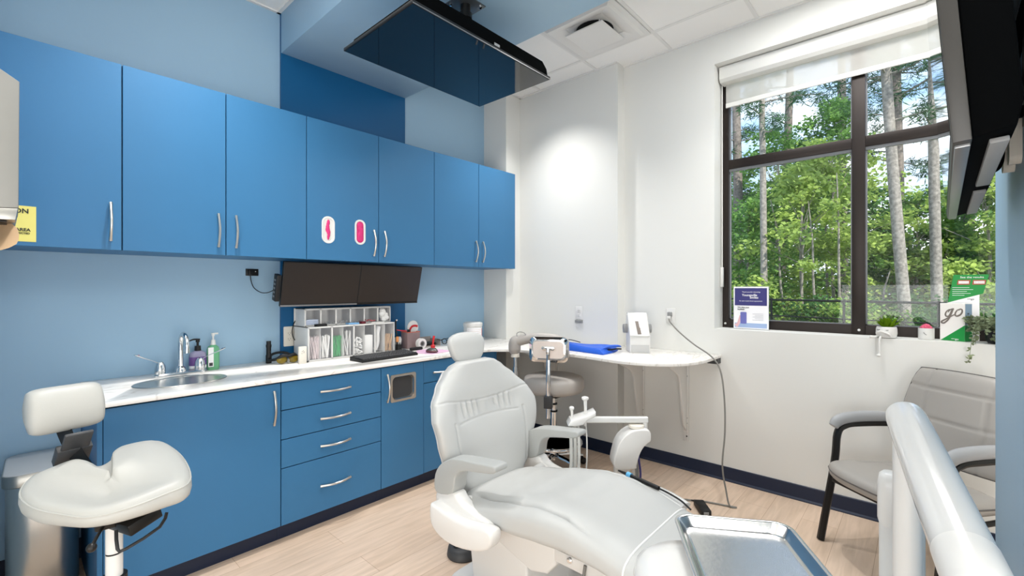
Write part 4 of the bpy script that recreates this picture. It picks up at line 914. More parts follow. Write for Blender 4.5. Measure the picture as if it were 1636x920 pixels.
for st in go: g.tube([(bx0-0.001, by0-0.010-a-0.0+0.0, SZ+b+0.004) if False else (bx0-0.001, by0+0.006-a*0.95, SZ+b+0.004) for a, b in [(p[0], p[1]) for p in st]], [0.0022, 0.0036, 0.0044, 0.0036, 0.0024], 8, 5, flat=0.25, up=(1, 0, 0))
link('go_lettering', g, mat('taupe_print', '#756d66', 0.6), bo_)
text('brand_dots', '•••go', 0.016, 'white_print', bo_, (bx0-0.0012, by0+0.042, SZ+0.012), NY, Z1)
g = G(); g.bm.faces.new([g.bm.verts.new(p) for p in ((bx0+0.004, by0-0.0006, SZ+0.094), (bx1-0.004, by0-0.0006, SZ+0.090), (bx1-0.004, by0-0.0006, SZ+bh-0.004), (bx0+0.004, by0-0.0006, SZ+bh-0.002))]); link('blue_side', g, mat('slate_blue_print', '#8ba6c0', 0.5), bo_)
text('side_dots', '•••', 0.020, 'black_print', bo_, (bx0+0.035, by0-0.0012, SZ+0.155), (1, 0, 0), Z1)
t.rotation_euler.z = R(-24)
t = thing('green_display_card', 'slanted green display card with two teeth pictures standing behind the white box', 'display card', (3.662, -0.2, SZ))
def CK(a, b): return Vector((3.662, -0.2-a, SZ+b))
g = G(); g.prism([(-0.088, 0.215), (-0.065, 0.375), (0.078, 0.375), (0.055, 0.268)], lambda a, b, d: CK(a, b)+Vector((d, 0, 0)), 0, 0.0015); cd = link('card', g, 'green_print', t)
g = G(); g.prism([(-0.090, 0.0), (-0.090, 0.214), (0.040, 0.262), (0.040, 0.0)], lambda a, b, d: CK(a, b)+Vector((d, 0, 0)), 0, 0.0015); link('white_back', g, 'paper', t)
for a in (-0.025, 0.037):
    g = G(); g.prism([(a-0.026, 0.318), (a-0.022, 0.345), (a+0.030, 0.345), (a+0.026, 0.318)], lambda p, q, d: CK(p, q)+Vector((d, 0, 0)), -0.001, 0); pc = link('teeth_picture', g, mat('gum_red', '#a4503f', 0.5), cd)
    g = G()
    for row in (0.327, 0.335):
        for k in range(7): g.ball(CK(a-0.016+k*0.006, row)+Vector((-0.0012, 0, 0)), 0.0034, 6, 5, (0.2, 1, 1.1))
    link('teeth_row', g, 'white_print', pc)
text('card_title', 'See the results', 0.016, 'white_print', cd, CK(0.01, 0.360)+Vector((-0.001, 0, 0)), NY, Z1)
g = G()
for k, l in enumerate((0.07, 0.085, 0.06, 0.075, 0.05)): g.prism([(-0.07, 0.300-k*0.011), (-0.07+l, 0.300-k*0.011), (-0.07+l, 0.302-k*0.011), (-0.07, 0.302-k*0.011)], lambda p, q, d: CK(p-0.004*0, q)+Vector((d, 0, 0)), -0.001, 0)
link('fine_print', g, 'white_print', cd, smooth=None)
text('card_dots', '•••go', 0.014, 'black_print', t, CK(0.005, 0.236)+Vector((-0.001, 0, 0)), NY, Z1)
# trailing plant
t = thing('trailing_plant', 'trailing grey-green leafy plant spilling over the right end of the sill', 'potted plant', (3.545, -0.295, SZ))
g = G(); g.lathe([(0.035, 0), (0.045, 0.02), (0.05, 0.07), (0.046, 0.07), (0.04, 0.06), (0, 0.06)], (3.55, -0.30, SZ), n=24); link('pot', g, 'black', t)
rnd = random.Random(5)
stems = G(); leaves = G()
def leaf(g, p, d, L, wd):
    s, b = basis(d); s = s*math.cos(rnd.random()*6)+b*math.sin(rnd.random()*6); n = d.cross(s)
    q = [p, p+d*L*0.45+s*wd+n*L*0.05, p+d*L, p+d*L*0.45-s*wd+n*L*0.05]
    g.bm.faces.new([g.bm.verts.new(v) for v in q])
for k in range(34):
    a = rnd.uniform(0, 2*PI); p0 = Vector((3.55, -0.30, SZ+0.06))
    out = Vector((-abs(math.cos(a))*0.10 if k % 3 else math.cos(a)*0.05, math.sin(a)*0.085+(0.02 if k % 2 else -0.01), rnd.uniform(0.0, 0.075)))
    drop = rnd.uniform(0.03, 0.20) if out.x < -0.04 else 0.0
    pts = [p0, p0+out*0.6+Vector((0, 0, 0.02)), p0+out, p0+out+Vector((-0.008 if drop > 0.08 else 0, rnd.uniform(-0.02, 0.02), -drop))]
    if drop > 0.06: pts[2].x = min(pts[2].x, 3.462); pts[3].x = min(pts[3].x, 3.458)
    stems.tube(pts, 0.0012, 5, 4)
    for q in catmull(pts, 7)[3:]:
        for _ in range(3): leaf(leaves, q, Vector((rnd.uniform(-1, 0.4), rnd.uniform(-1, 1), rnd.uniform(-0.5, 0.8))).normalized(), rnd.uniform(0.014, 0.024), rnd.uniform(0.005, 0.009))
link('stems', stems, 'leaf_grey', t); link('leaves', leaves, 'leaf_grey', t, smooth=None)
# ------------------------------------------------------------------ dental chair (faces -Y: head by the cabinets, feet towards the camera side)
def sgnpow(v, p): return math.copysign(abs(v)**p, v)
def interp(tab, t):
    if t <= tab[0][0]: return tab[0][1:]
    for a, b in zip(tab, tab[1:]):
        if t <= b[0]:
            f = (t-a[0])/(b[0]-a[0]); f = f*f*(3-2*f)*0.5+f*0.5
            return tuple(x+(y-x)*f for x, y in zip(a[1:], b[1:]))
    return tab[-1][1:]
ch = thing('dental_chair', 'pale grey leather dental patient chair in the middle of the room', 'dental chair', (1.62, 1.2, 0))
CX = 1.635
B0, B1 = Vector((CX, 1.60, 0.405)), Vector((CX, 1.775, 1.015)); ax = (B1-B0); BL = ax.length; ax.normalize(); NF = Vector((0, -ax.z, ax.y))
wt = [(0.0, 0.17), (0.04, 0.215), (0.12, 0.262), (0.25, 0.30), (0.42, 0.335), (0.58, 0.350), (0.70, 0.325), (0.82, 0.262), (0.92, 0.195), (0.97, 0.150), (1.0, 0.10)]
NT, NA = 150, 300
g = G(); rings = []
for j in range(NT+1):
    t = j/NT; w = interp(wt, t)[0]; edge_ = min(1, (min(t, 1-t)/0.035))**0.5
    th = 0.060*max(0.25, edge_)
    ring = []
    for k in range(NA):
        a = 2*PI*k/NA; cx_, sn = math.cos(a), math.sin(a)
        x = w*sgnpow(cx_, 0.62); q = x/w if w else 0
        n = th*sgnpow(sn, 0.75)
        wing = 0.075*abs(q)**2.2*math.exp(-((t-0.52)/0.30)**2)
        n += wing
        if sn > 0:
            fr = 1-abs(q)**6
            # dished lower panel, pleated band between two seams, seams as grooves
            ys = 0.70+0.05*(1-min(1, (abs(x)/0.20))**2)*-1.0
            n -= 0.010*math.exp(-((t-0.62)/0.09)**2)*(1 if abs(x) < 0.20 else math.exp(-((abs(x)-0.20)/0.03)**2))
            if 0.55 < t < 0.69 and abs(x) < 0.20:
                f = min((t-0.55)/0.05, 1)*min((0.69-t)/0.03, 1); n += 0.0075*math.sin(x*(205-60*t)+0.6)*f*min(1, (0.20-abs(x))/0.05)
            n += 0.012*math.exp(-((t-0.30)/0.2)**2)*math.exp(-(x/0.17)**4)
            sx = 0.705-0.035*(1-min(1, abs(x)/0.26)**2)
            n -= 0.0045*math.exp(-((t-sx)/0.006)**2)
            n -= 0.0045*math.exp(-((t-0.545+0.02*(x/0.2)**2)/0.006)**2)*(1 if abs(x) < 0.21 else 0)
            sxr = 0.21+0.03*math.sin(t*3)
            if t < 0.545: n -= 0.005*math.exp(-((abs(x)-sxr)/0.006)**2)
        ring.append(B0+ax*(BL*t)+Vector((x, 0, 0))+NF*n)
    rings.append(ring)
g.loft(rings); link('backrest', g, 'leather', ch, smooth=80)
# white hard shell on the back of the backrest
g = G(); rings = []
for j in range(31):
    t = 0.04+0.90*j/30; w = interp(wt, t)[0]*0.93
    rings.append([B0+ax*(BL*t)+Vector((w*math.cos(2*PI*k/40), 0, 0))+NF*(-0.045+0.035*sgnpow(math.sin(2*PI*k/40), 0.7)+0.07*abs(math.cos(2*PI*k/40))**2.2*math.exp(-((t-0.52)/0.30)**2)) for k in range(40)])
g.loft(rings); link('back_shell', g, 'white', ch, smooth=60)
# headrest
H0, H1 = Vector((CX-0.012, 1.788, 0.988)), Vector((CX-0.012, 1.824, 1.156)); hx = (H1-H0); HL = hx.length; hx.normalize(); HN = Vector((0, -hx.z, hx.y))
ht = [(0, 0.040), (0.05, 0.066), (0.15, 0.084), (0.35, 0.106), (0.55, 0.121), (0.68, 0.122), (0.79, 0.112), (0.88, 0.092), (0.95, 0.062), (1.0, 0.020)]
g = G(); rings = []
for j in range(61):
    t = 0.5-0.5*math.cos(PI*j/60); cap = max(0.0, 1-abs(2*t-1)**2.8)**0.45; k0 = t*t*(3-2*t); w = max(0.004, (0.098+0.034*k0)*cap); th = max(0.004, 0.047*cap**0.9)
    rings.append([H0+hx*(HL*t)+Vector((w*sgnpow(math.cos(2*PI*k/48), 0.85), 0, 0))+HN*(th*sgnpow(math.sin(2*PI*k/48), 0.85)+0.022*cap*abs(math.cos(2*PI*k/48))**2.5-(0.002*math.exp(-((abs(math.cos(2*PI*k/48))-0.75)/0.03)**2) if math.sin(2*PI*k/48) > 0 else 0)) for k in range(48)])
g.loft(rings); link('headrest', g, 'leather', ch, smooth=80)
g = G(); g.box((CX-0.012, 1.825, 0.99), (0.07, 0.022, 0.16), (R(-14), 0, 0), bev=0.006); link('headrest_stem', g, 'steel', ch)
# seat and leg rest
st = [(1.585, 0.16, 0.445, 0.375), (1.565, 0.215, 0.462, 0.362), (1.50, 0.255, 0.478, 0.358), (1.38, 0.282, 0.498, 0.366), (1.22, 0.292, 0.532, 0.385), (1.08, 0.292, 0.556, 0.40), (0.96, 0.288, 0.556, 0.412), (0.84, 0.280, 0.533, 0.405), (0.70, 0.270, 0.498, 0.382), (0.50, 0.262, 0.458, 0.352), (0.30, 0.255, 0.436, 0.340), (0.20, 0.225, 0.428, 0.342), (0.165, 0.16, 0.415, 0.355)]
st = list(reversed(st)); SX = 1.612
g = G(); rings = []
NY_ = 110
def seat_pt(y, a, grow=0.0):
    w, zt, zb_ = interp(st, y); c0, s0 = math.cos(a), math.sin(a)
    x = (w+grow)*sgnpow(c0, 0.60); q = x/w; zm = zb_+(zt-zb_)*0.45
    z = zm+((zt-zm+grow) if s0 > 0 else (zm-zb_+grow))*sgnpow(s0, 0.62)
    if s0 > 0:
        knee = math.exp(-((y-1.08)/0.28)**2)
        z -= 0.020*knee*math.exp(-(q/0.55)**4)-0.010*knee           # dished between the side bolsters
        lip = 0.80+0.10*math.exp(-((y-0.80)/0.12)**2)
        if 0.86 < y < 1.50: z -= 0.018*math.exp(-((abs(q)-lip)/0.026)**2)*min(1, (1.50-y)/0.06)*min(1, (y-0.86)/0.08)
    return Vector((SX+x, y, z))
for j in range(NY_+1):
    y = 1.585-(1.585-0.165)*j/NY_
    rings.append([seat_pt(y, 2*PI*k/96) for k in range(96)])
g.loft(rings); link('seat', g, 'leather', ch, smooth=80)
g = G(); g.tube([seat_pt(0.725, 2*PI*k/64, 0.0005) for k in range(64)], 0.0036, 6, 1, closed=True); link('welt', g, mat('white_welt', '#f0f0ee', 0.4), ch)
# hinge cover, arms
arm_poly = [(1.640, 0.462), (1.655, 0.524), (1.625, 0.585), (1.560, 0.632), (1.48, 0.652), (1.38, 0.664), (1.285, 0.675), (1.268, 0.668), (1.270, 0.652), (1.300, 0.638), (1.40, 0.620), (1.475, 0.600), (1.512, 0.562), (1.532, 0.49)]
arm_poly = [(p.x, p.y) for p in catmull([(a, b, 0) for a, b in arm_poly], 3, closed=True)]
for (xa, xb, s, nm) in ((1.300, 1.378, -1, 'left'), (1.890, 1.968, 1, 'right')):
    g = G(); g.prism(arm_poly, lambda a, b, d: Vector((d, a, b)), xa, xb, bev=0.014, seg=4); link('armrest', g, 'leather_arm', ch)
    neck = [(1.642, 0.470), (1.532, 0.492), (1.500, 0.47), (1.46, 0.452), (1.38, 0.44), (1.30, 0.43), (1.29, 0.395), (1.34, 0.36), (1.46, 0.345), (1.60, 0.35), (1.648, 0.40)]
    neck = [(p.x, p.y) for p in catmull([(a, b, 0) for a, b in neck], 3, closed=True)]
    g = G(); g.prism(neck, lambda a, b, d: Vector((d, a, b)), xa+0.006, xb-0.004, bev=0.012, seg=3); link('arm_bracket', g, 'white', ch)
    cov = [(1.632, 0.425), (1.60, 0.432), (1.50, 0.418), (1.38, 0.42), (1.28, 0.438), (1.246, 0.425), (1.26, 0.37), (1.33, 0.330), (1.46, 0.300), (1.56, 0.305), (1.625, 0.345)]
    cov = [(p.x, p.y) for p in catmull([(a, b, 0) for a, b in cov], 3, closed=True)]
    x0, x1 = (xa-0.045, xa+0.02) if s < 0 else (xb-0.02, xb+0.045)
    g = G(); g.prism(cov, lambda a, b, d: Vector((d, a, b)), x0, x1, bev=0.016, seg=3); link('arm_cover', g, 'white', ch)
    g = G(); xx = 1.375 if s < 0 else 1.895; g.cyl((xx, 1.50, 0.425), (xx-s*0.05, 1.50, 0.425), 0.038, 0.032, 24); link('hinge_cap', g, 'white', ch)
# base under the seat
hp = [(1.52, 0.395), (1.07, 0.41), (1.07, 0.30), (1.115, 0.245), (1.20, 0.222), (1.245, 0.235), (1.52, 0.315)]
g = G(); g.prism(hp, lambda a, b, d: Vector((d, a, b)), 1.44, 1.79, bev=0.012, seg=3); link('lift_housing', g, 'white', ch)
g = G(); g.prism([(1.56, 0.0), (1.60, 0.30), (1.50, 0.312), (1.23, 0.225), (1.235, 0.0)], lambda a, b, d: Vector((d, a, b)), 1.455, 1.775, bev=0.012, seg=3); link('pedestal', g, 'white', ch)
g = G(); g.prism([(SX+a, 1.28+b) for a, b in rrect(0.52, 0.78, 0.10, 6)], lambda a, b, d: Vector((a, b, d)), 0.001, 0.030, bev=0.01, seg=3); link('floor_plate', g, 'white', ch)
g = G(); g.bb(1.44, 1.50, 0.55, 1.08, 0.315, 0.365, bev=0.006); g.bb(1.72, 1.78, 0.55, 1.08, 0.315, 0.365, bev=0.006); g.bb(1.50, 1.72, 0.60, 0.66, 0.32, 0.36); link('leg_frame', g, 'white', ch)
g = G()
for k in range(5): g.box((1.447, 1.055-0.012*k, 0.375), (0.006, 0.006, 0.05))
link('bellows', g, 'grey', ch, smooth=None)
g = G(); g.lathe([(0.012, 0), (0.012, 0.008), (0.007, 0.012), (0, 0.012)], (1.44, 1.00, 0.35), (0, R(-90), 0), 16); link('bolt', g, 'chrome', ch)
g = G(); g.tube([(1.435, 0.93, 0.36), (1.42, 0.925, 0.30), (1.405, 0.88, 0.255), (1.39, 0.80, 0.25), (1.375, 0.74, 0.275), (1.36, 0.715, 0.30)], 0.006, 8, 6); link('cable', g, 'cord_grey', ch)
g = G(); g.lathe([(0.020, 0), (0.024, 0.004), (0.024, 0.03), (0.030, 0.036), (0.030, 0.05), (0.022, 0.056), (0, 0.056)], (1.372, 0.715, 0.295), (R(35), R(-35), 0), 22); kb = link('chrome_valve', g, 'chrome', ch)
# floor foot switch
fs = thing('foot_switch', 'black rounded foot switch on the floor beside the chair arm cover', 'foot switch', (1.60, 1.79, 0.0005), R(-48))
def ell(rx, ry, z, dy=0): return [Vector((rx*math.cos(2*PI*k/40), dy+ry*sgnpow(math.sin(2*PI*k/40), 0.85), z)) for k in range(40)]
g = G(); g.loft([ell(0.082, 0.092, 0), ell(0.085, 0.095, 0.006), ell(0.080, 0.09, 0.034), ell(0.070, 0.080, 0.048, 0.004), ell(0.062, 0.072, 0.052, 0.004)]); link('body', g, 'dark', fs, local=True)
for s in (-1, 1):
    g = G(); g.lathe([(0.016, 0.0), (0.016, 0.006), (0.012, 0.009), (0, 0.009)], (s*0.032, -0.035, 0.0515), n=18); link('button', g, 'black', fs, local=True)
g = G(); g.cyl((0, 0.035, 0.05), (0, 0.035, 0.075), 0.04, 0.036, 24); link('stick_boot', g, 'black', fs, local=True)
g = G(); g.tube([(0.07, -0.01, 0.012), (0.12, -0.03, 0.008), (0.18, -0.10, 0.007)], 0.005, 8, 6); link('cable', g, 'black', fs, local=True)

# ------------------------------------------------------------------ assistant arm behind the chair: column, head, bar, holder
aa = thing('suction_console', 'white assistant arm column with curved head and horizontal tool bar behind the chair', 'dental arm', (2.19, 1.165, 0))
e1 = Vector((0.67, -0.742, 0)); e2 = Vector((0.742, 0.67, 0)); C0 = Vector((2.185, 1.175, 0))
def AP(a, b, z): return C0+e1*a+e2*b+Vector((0, 0, z))
g = G(); g.loft([[AP(-0.012+a, b, z) for a, b in rrect(0.078, 0.07, 0.02, 4)] for z in (0.30, 0.52)]); link('column', g, 'white', aa)
hd = [(-0.058, 0.455), (-0.052, 0.54), (-0.028, 0.60), (0.012, 0.638), (0.06, 0.655), (0.122, 0.65), (0.128, 0.60), (0.112, 0.585), (0.088, 0.56), (0.068, 0.52), (0.055, 0.47), (0.045, 0.452)]
hd = [(p.x, p.y) for p in catmull([(a, b, 0) for a, b in hd], 3, closed=True)]
g = G(); g.prism(hd, lambda a, b, d: AP(a, d, b), -0.055, 0.055, bev=0.012, seg=3); link('head', g, 'white', aa)
g = G(); g.lathe([(0.040, 0), (0.042, 0.004), (0.040, 0.014), (0.034, 0.017), (0, 0.017)], AP(0.066, 0, 0.6535), n=28); link('cap', g, 'offwhite', aa)
g = G(); g.cyl(AP(0.115, 0.01, 0.64), AP(0.115, 0.01, 0.702), 0.014); g.loft([[AP(x, 0.01+a, 0.692+b) for a, b in rrect(0.03, 0.030, 0.006, 3)] for x in (-0.215, 0.128)]); link('bar', g, 'white_gloss', aa)
g = G(); g.prism([(-0.30, 0.672), (-0.285, 0.70), (-0.19, 0.73), (-0.155, 0.745), (-0.155, 0.722), (-0.20, 0.70), (-0.222, 0.678), (-0.26, 0.668)], lambda a, b, d: AP(a, d, b), -0.045, 0.055, bev=0.008, seg=3); link('tool_holder', g, 'white_gloss', aa)
for (a, b, zt, rr0) in ((-0.205, 0.0, 0.80, 0.010), (-0.275, 0.01, 0.745, 0.007)):
    g = G(); g.tube([AP(a, b, 0.66), AP(a+0.002, b, zt-0.04), AP(a, b, zt)], [rr0*0.7, rr0*0.8, rr0*1.1], 12, 3)
    g.lathe([(rr0*1.1, 0), (rr0*1.9, 0.008), (rr0*1.9, 0.016), (rr0*1.2, 0.02), (0, 0.02)], AP(a, b, zt-0.004), n=16); link('suction_tip', g, 'white', aa)
for (a, b, r, x2) in ((-0.285, 0.0, 0.009, -0.33), (-0.262, 0.015, 0.010, -0.30), (-0.245, -0.01, 0.008, -0.275), (-0.198, 0.02, 0.004, -0.225)):
    g = G(); g.tube([AP(a, b, 0.672), AP(a+0.006, b, 0.56), AP(a, b-0.01, 0.42), AP(x2, b-0.02, 0.32), AP(x2+0.10, b-0.02, 0.25)], r, 10, 6); link('hose', g, mat('clear_grey_hose', '#d9dad6', 0.25), aa)
for (a, b, r, m) in ((0.070, 0.03, 0.010, 'grey'), (0.086, 0.02, 0.006, 'navy_print'), (0.055, 0.035, 0.010, 'white')):
    g = G(); g.tube([AP(a-0.01, b, 0.53), AP(a, b, 0.47), AP(a+0.008, b, 0.38), AP(a-0.02, b, 0.27)], r, 8, 5); link('hose', g, m, aa)
g = G(); g.bb(1.905, 2.20, 1.14, 1.21, 0.30, 0.34, bev=0.012); link('bracket', g, 'white', aa)
# accessory rail along the right side of the seat with the black handpiece on it
g = G(); g.tube([(1.975, 1.17, 0.462), (1.965, 1.05, 0.478), (1.945, 0.93, 0.484), (1.925, 0.82, 0.482), (1.905, 0.735, 0.476)], [0.045, 0.044, 0.044, 0.042, 0.030], 16, 6, flat=0.42, up=(0, 0, 1)); rl = link('side_rail', g, 'white_gloss', ch)
t = thing('ultrasonic_handpiece', 'slim black handpiece with a blue ring lying on the side rail of the chair', 'handpiece', (1.94, 0.98, 0.50))
hp0, hp1 = Vector((1.965, 1.085, 0.514)), Vector((1.918, 0.86, 0.510))
g = G(); g.tube([hp0, hp0.lerp(hp1, 0.25), hp0.lerp(hp1, 0.6), hp1], [0.0035, 0.008, 0.010, 0.009], 12, 4); link('body', g, 'black', t)
g = G(); p = hp0.lerp(hp1, 0.24); q = hp0.lerp(hp1, 0.34); g.cyl(p, q, 0.0135, n=16); link('blue_ring', g, mat('sky_blue_ring', '#69b8e8', 0.4), t)
g = G(); g.tube([hp1, hp1+Vector((-0.012, -0.05, -0.003)), hp1+Vector((-0.03, -0.11, -0.010)), hp1+Vector((-0.055, -0.16, -0.022))], 0.004, 8, 5); link('cable', g, 'black', t)

# ------------------------------------------------------------------ saddle stool at the left front
ss = thing('saddle_stool', 'white leather saddle stool with split U-shaped seat and bolster back at the left front', 'stool', (0.215, 1.84, 0))
rim = [(0.021, 1.992, 0.775), (0.039, 2.076, 0.79), (0.093, 2.073, 0.81), (0.136, 2.057, 0.82), (0.164, 2.034, 0.81), (0.194, 2.022, 0.79), (0.227, 2.027, 0.80), (0.242, 2.077, 0.815), (0.286, 2.118, 0.82), (0.372, 2.091, 0.82), (0.405, 1.930, 0.80), (0.387, 1.744, 0.775), (0.312, 1.711, 0.765), (0.223, 1.703, 0.757), (0.152, 1.727, 0.752), (0.099, 1.792, 0.757), (0.047, 1.880, 0.765)]
rimc = catmull(rim, 6, closed=True); cc = Vector((0.215, 1.88, 0.79))
def ringat(k, dz, flat=0.0):
    out = []
    for p in rimc:
        v = p-cc; q = Vector((cc.x+v.x*k, cc.y+v.y*k, p.z*(1-flat)+0.735*flat+dz)); out.append(q)
    return out
def ringf(k, f, dz=0.0): return [Vector((cc.x+(p.x-cc.x)*k, cc.y+(p.y-cc.y)*k, p.z+(0.716-p.z)*f+dz)) for p in rimc]
g = G(); g.loft([ringf(0.30, 1, -0.004), ringf(0.86, 1, 0.0), ringf(0.95, 0.93), ringf(1.0, 0.75), ringf(1.022, 0.45), ringf(1.018, 0.18), ringf(1.0, 0), ringf(0.972, 0, 0.010), ringf(0.90, 0, 0.017), ringf(0.75, 0, 0.017), ringf(0.45, 0.10, 0.013), ringf(0.10, 0.12, 0.012)]); link('seat', g, 'stool_white', ss, smooth=80)
g = G(); g.tube([p*1.0 for p in ringat(1.004, -0.001)], 0.003, 6, 1, closed=True); link('seat_welt', g, 'stool_white', ss)
Mb = Matrix.Translation((0.128, 2.165, 0.985)) @ Matrix.Rotation(R(14), 4, 'Z') @ Matrix.Rotation(R(-14), 4, 'X')
g = G(); rings = []
for j in range(25):
    t = -1+2*j/24; e_ = max(0.02, (1-abs(t)**6))**0.5
    rings.append([Mb @ Vector((0.100*t, 0.045*math.cos(2*PI*k/36)*(0.55+0.45*e_)*(1 if abs(t) < 0.99 else 0.6), 0.077*sgnpow(math.sin(2*PI*k/36), 0.85)*(0.62+0.38*e_)*(1 if abs(t) < 0.99 else 0.6))) for k in range(36)])
g.loft(rings); link('backrest', g, 'stool_white', ss, smooth=80)
g = G(); g.tube([(0.118, 2.195, 0.93), (0.138, 2.155, 0.86), (0.168, 2.09, 0.79), (0.198, 1.99, 0.735), (0.21, 1.9, 0.70)], 0.046, 4, 4, flat=0.45, up=(0.9, 0.3, 0)); bar = link('back_bar', g, 'black', ss, smooth=20)
g = G(); Mk = Matrix.Translation((0.146, 2.105, 0.855)) @ Matrix.Rotation(R(10), 4, 'Z') @ Matrix.Rotation(R(38), 4, 'X')
g.box((0, 0, 0.035), (0.072, 0.012, 0.085), bev=0.004); g.box((0, 0.006, -0.03), (0.09, 0.03, 0.075), bev=0.005); g.bm.transform(Mk); link('back_bracket', g, 'dark', bar)
g = G(); g.bb(0.165, 0.275, 1.78, 1.96, 0.680, 0.715, bev=0.006); g.box((0.255, 1.79, 0.69), (0.09, 0.12, 0.035), (0, R(-14), R(20)), bev=0.004); link('tilt_mechanism', g, 'black_metal', ss)
g = G(); g.tube([(0.19, 1.80, 0.695), (0.165, 1.72, 0.695), (0.150, 1.675, 0.692)], 0.0045, 8, 3); g.ball((0.148, 1.665, 0.691), 0.012); link('height_lever', g, 'black_metal', ss)
g = G(); g.tube([(0.207, 1.735, 0.69), (0.207, 1.71, 0.645), (0.225, 1.705, 0.640), (0.305, 1.715, 0.668), (0.325, 1.73, 0.70)], 0.0045, 8, 2); link('tilt_lever', g, 'black_metal', ss)
g = G(); g.cyl((0.215, 1.84, 0.10), (0.215, 1.84, 0.50), 0.026, n=24); g.cyl((0.215, 1.84, 0.50), (0.215, 1.84, 0.58), 0.0215, n=24); g.cyl((0.215, 1.84, 0.585), (0.215, 1.84, 0.69), 0.0215, n=24); link('gas_column', g, 'white_gloss', ss)
g = G(); g.cyl((0.215, 1.84, 0.578), (0.215, 1.84, 0.587), 0.0205, n=24); g.cyl((0.215, 1.84, 0.485), (0.215, 1.84, 0.512), 0.032, n=24); link('collar', g, 'black', ss)
def star(parent, cx, cy, r, m, n=5, a0=0.3, z=0.10, cast='black'):
    for k in range(n):
        a = a0+2*PI*k/n; d = Vector((math.cos(a), math.sin(a), 0)); c = Vector((cx, cy, 0))
        g = G(); g.tube([c+Vector((0, 0, z)), c+d*r*0.5+Vector((0, 0, z-0.012)), c+d*r+Vector((0, 0, 0.062))], [0.022, 0.018, 0.013], 10, 3); lg = link('leg', g, m, parent)
        g = G(); s = Vector((-d.y, d.x, 0)); p = c+d*r
        for q in (-1, 1): g.cyl(p+s*q*0.010+Vector((0, 0, 0.0255)), p+s*q*0.024+Vector((0, 0, 0.0255)), 0.025, n=20)
        g.cyl(p+Vector((0, 0, 0.02)), p+Vector((0, 0, 0.06)), 0.008, n=10); link('caster', g, cast, lg)
star(ss, 0.215, 1.84, 0.26, 'black')
# ------------------------------------------------------------------ grey assistant stool by the shelf
AX, AY = 2.80, 2.10
as_ = thing('assistant_stool', 'grey vinyl assistant stool with chrome backed rest and wrap-around body bar by the shelf', 'stool', (AX, AY, 0))
star(as_, AX, AY, 0.27, 'chrome', 5, 0.9, 0.11)
g = G(); g.lathe([(0.21+0.012*math.cos(2*PI*k/10), 0.215+0.012*math.sin(2*PI*k/10)) for k in range(11)], (AX, AY, 0), n=48); link('foot_ring', g, 'chrome', as_)
g = G()
for k in range(4):
    a = 0.6+k*PI/2; g.cyl((AX+0.03*math.cos(a), AY+0.03*math.sin(a), 0.19), (AX+0.205*math.cos(a), AY+0.205*math.sin(a), 0.215), 0.007, n=10)
g.cyl((AX, AY, 0.165), (AX, AY, 0.215), 0.036, n=20); link('ring_spokes', g, 'chrome', as_)
g = G(); g.cyl((AX, AY, 0.08), (AX, AY, 0.46), 0.026, n=24); g.cyl((AX, AY, 0.46), (AX, AY, 0.585), 0.019, n=24); link('gas_column', g, 'chrome', as_)
g = G(); g.cyl((AX, AY, 0.445), (AX, AY, 0.458), 0.030); g.cyl((AX, AY, 0.50), (AX, AY, 0.512), 0.028); link('collar', g, 'black', as_)
g = G(); g.lathe([(0.0, 0.600), (0.19, 0.600), (0.222, 0.612), (0.232, 0.635), (0.232, 0.690), (0.222, 0.710), (0.19, 0.722), (0.10, 0.728), (0.0, 0.729)], (AX, AY, 0), n=64); link('seat', g, 'grey_vinyl', as_, smooth=70)
g = G(); g.bb(AX-0.09, AX+0.09, AY-0.09, AY+0.09, 0.572, 0.5995, bev=0.006); link('seat_plate', g, 'black', as_)
bd = Vector((-0.88, -0.48, 0)).normalized(); bs = Vector((-bd.y, bd.x, 0))
cB = Vector((2.585, 1.985, 0))
g = G(); g.tube([Vector((AX, AY, 0.578))+bd*0.05, Vector((AX, AY, 0.572))+bd*0.20, cB-bd*0.012+Vector((0, 0, 0.555))], 0.015, 8, 4, flat=0.6); link('back_support', g, 'black_metal', as_)
g = G(); g.box(cB+Vector((0, 0, 0.575)), (0.05, 0.06, 0.085), (0, 0, math.atan2(bd.y, bd.x)), bev=0.004); link('bar_clamp', g, 'dark', as_)
g = G(); g.tube([cB+Vector((0, 0, 0.46))+bd*0.004, cB+Vector((0, 0, 0.62)), cB+Vector((0, 0, 0.74))+bd*0.008, cB+Vector((0, 0, 0.88)), cB+Vector((0, 0, 0.95))-bd*0.005], 0.016, 12, 5, flat=0.5, up=(bd.x, bd.y, 0)); link('back_bar', g, 'chrome', as_)
def BP(a, b, d): return cB+bs*a+Vector((0, 0, 0.95+b))+bd*d
g = G(); g.loft([[BP(a*k, b*k, d) for a, b in rrect(0.285, 0.185, 0.045, 8)] for k, d in ((0.92, -0.080), (1.0, -0.066), (1.0, -0.03), (0.985, -0.022))]); link('back_pad', g, 'grey_vinyl', as_, smooth=60)
g = G(); g.loft([[BP(a, b, d) for a, b in rrect(w, h, 0.04, 8)] for w, h, d in ((0.280, 0.180, -0.022), (0.282, 0.182, -0.012), (0.245, 0.145, 0.004), (0.225, 0.125, 0.0042))]); link('back_plate', g, 'chrome', as_)
g = G(); g.prism(rrect(0.222, 0.122, 0.03, 6), lambda a, b, d: BP(a, b, d), 0.0044, 0.0056); link('plate_inset', g, mat('pale_peach_panel', '#e6d9d0', 0.4), as_)
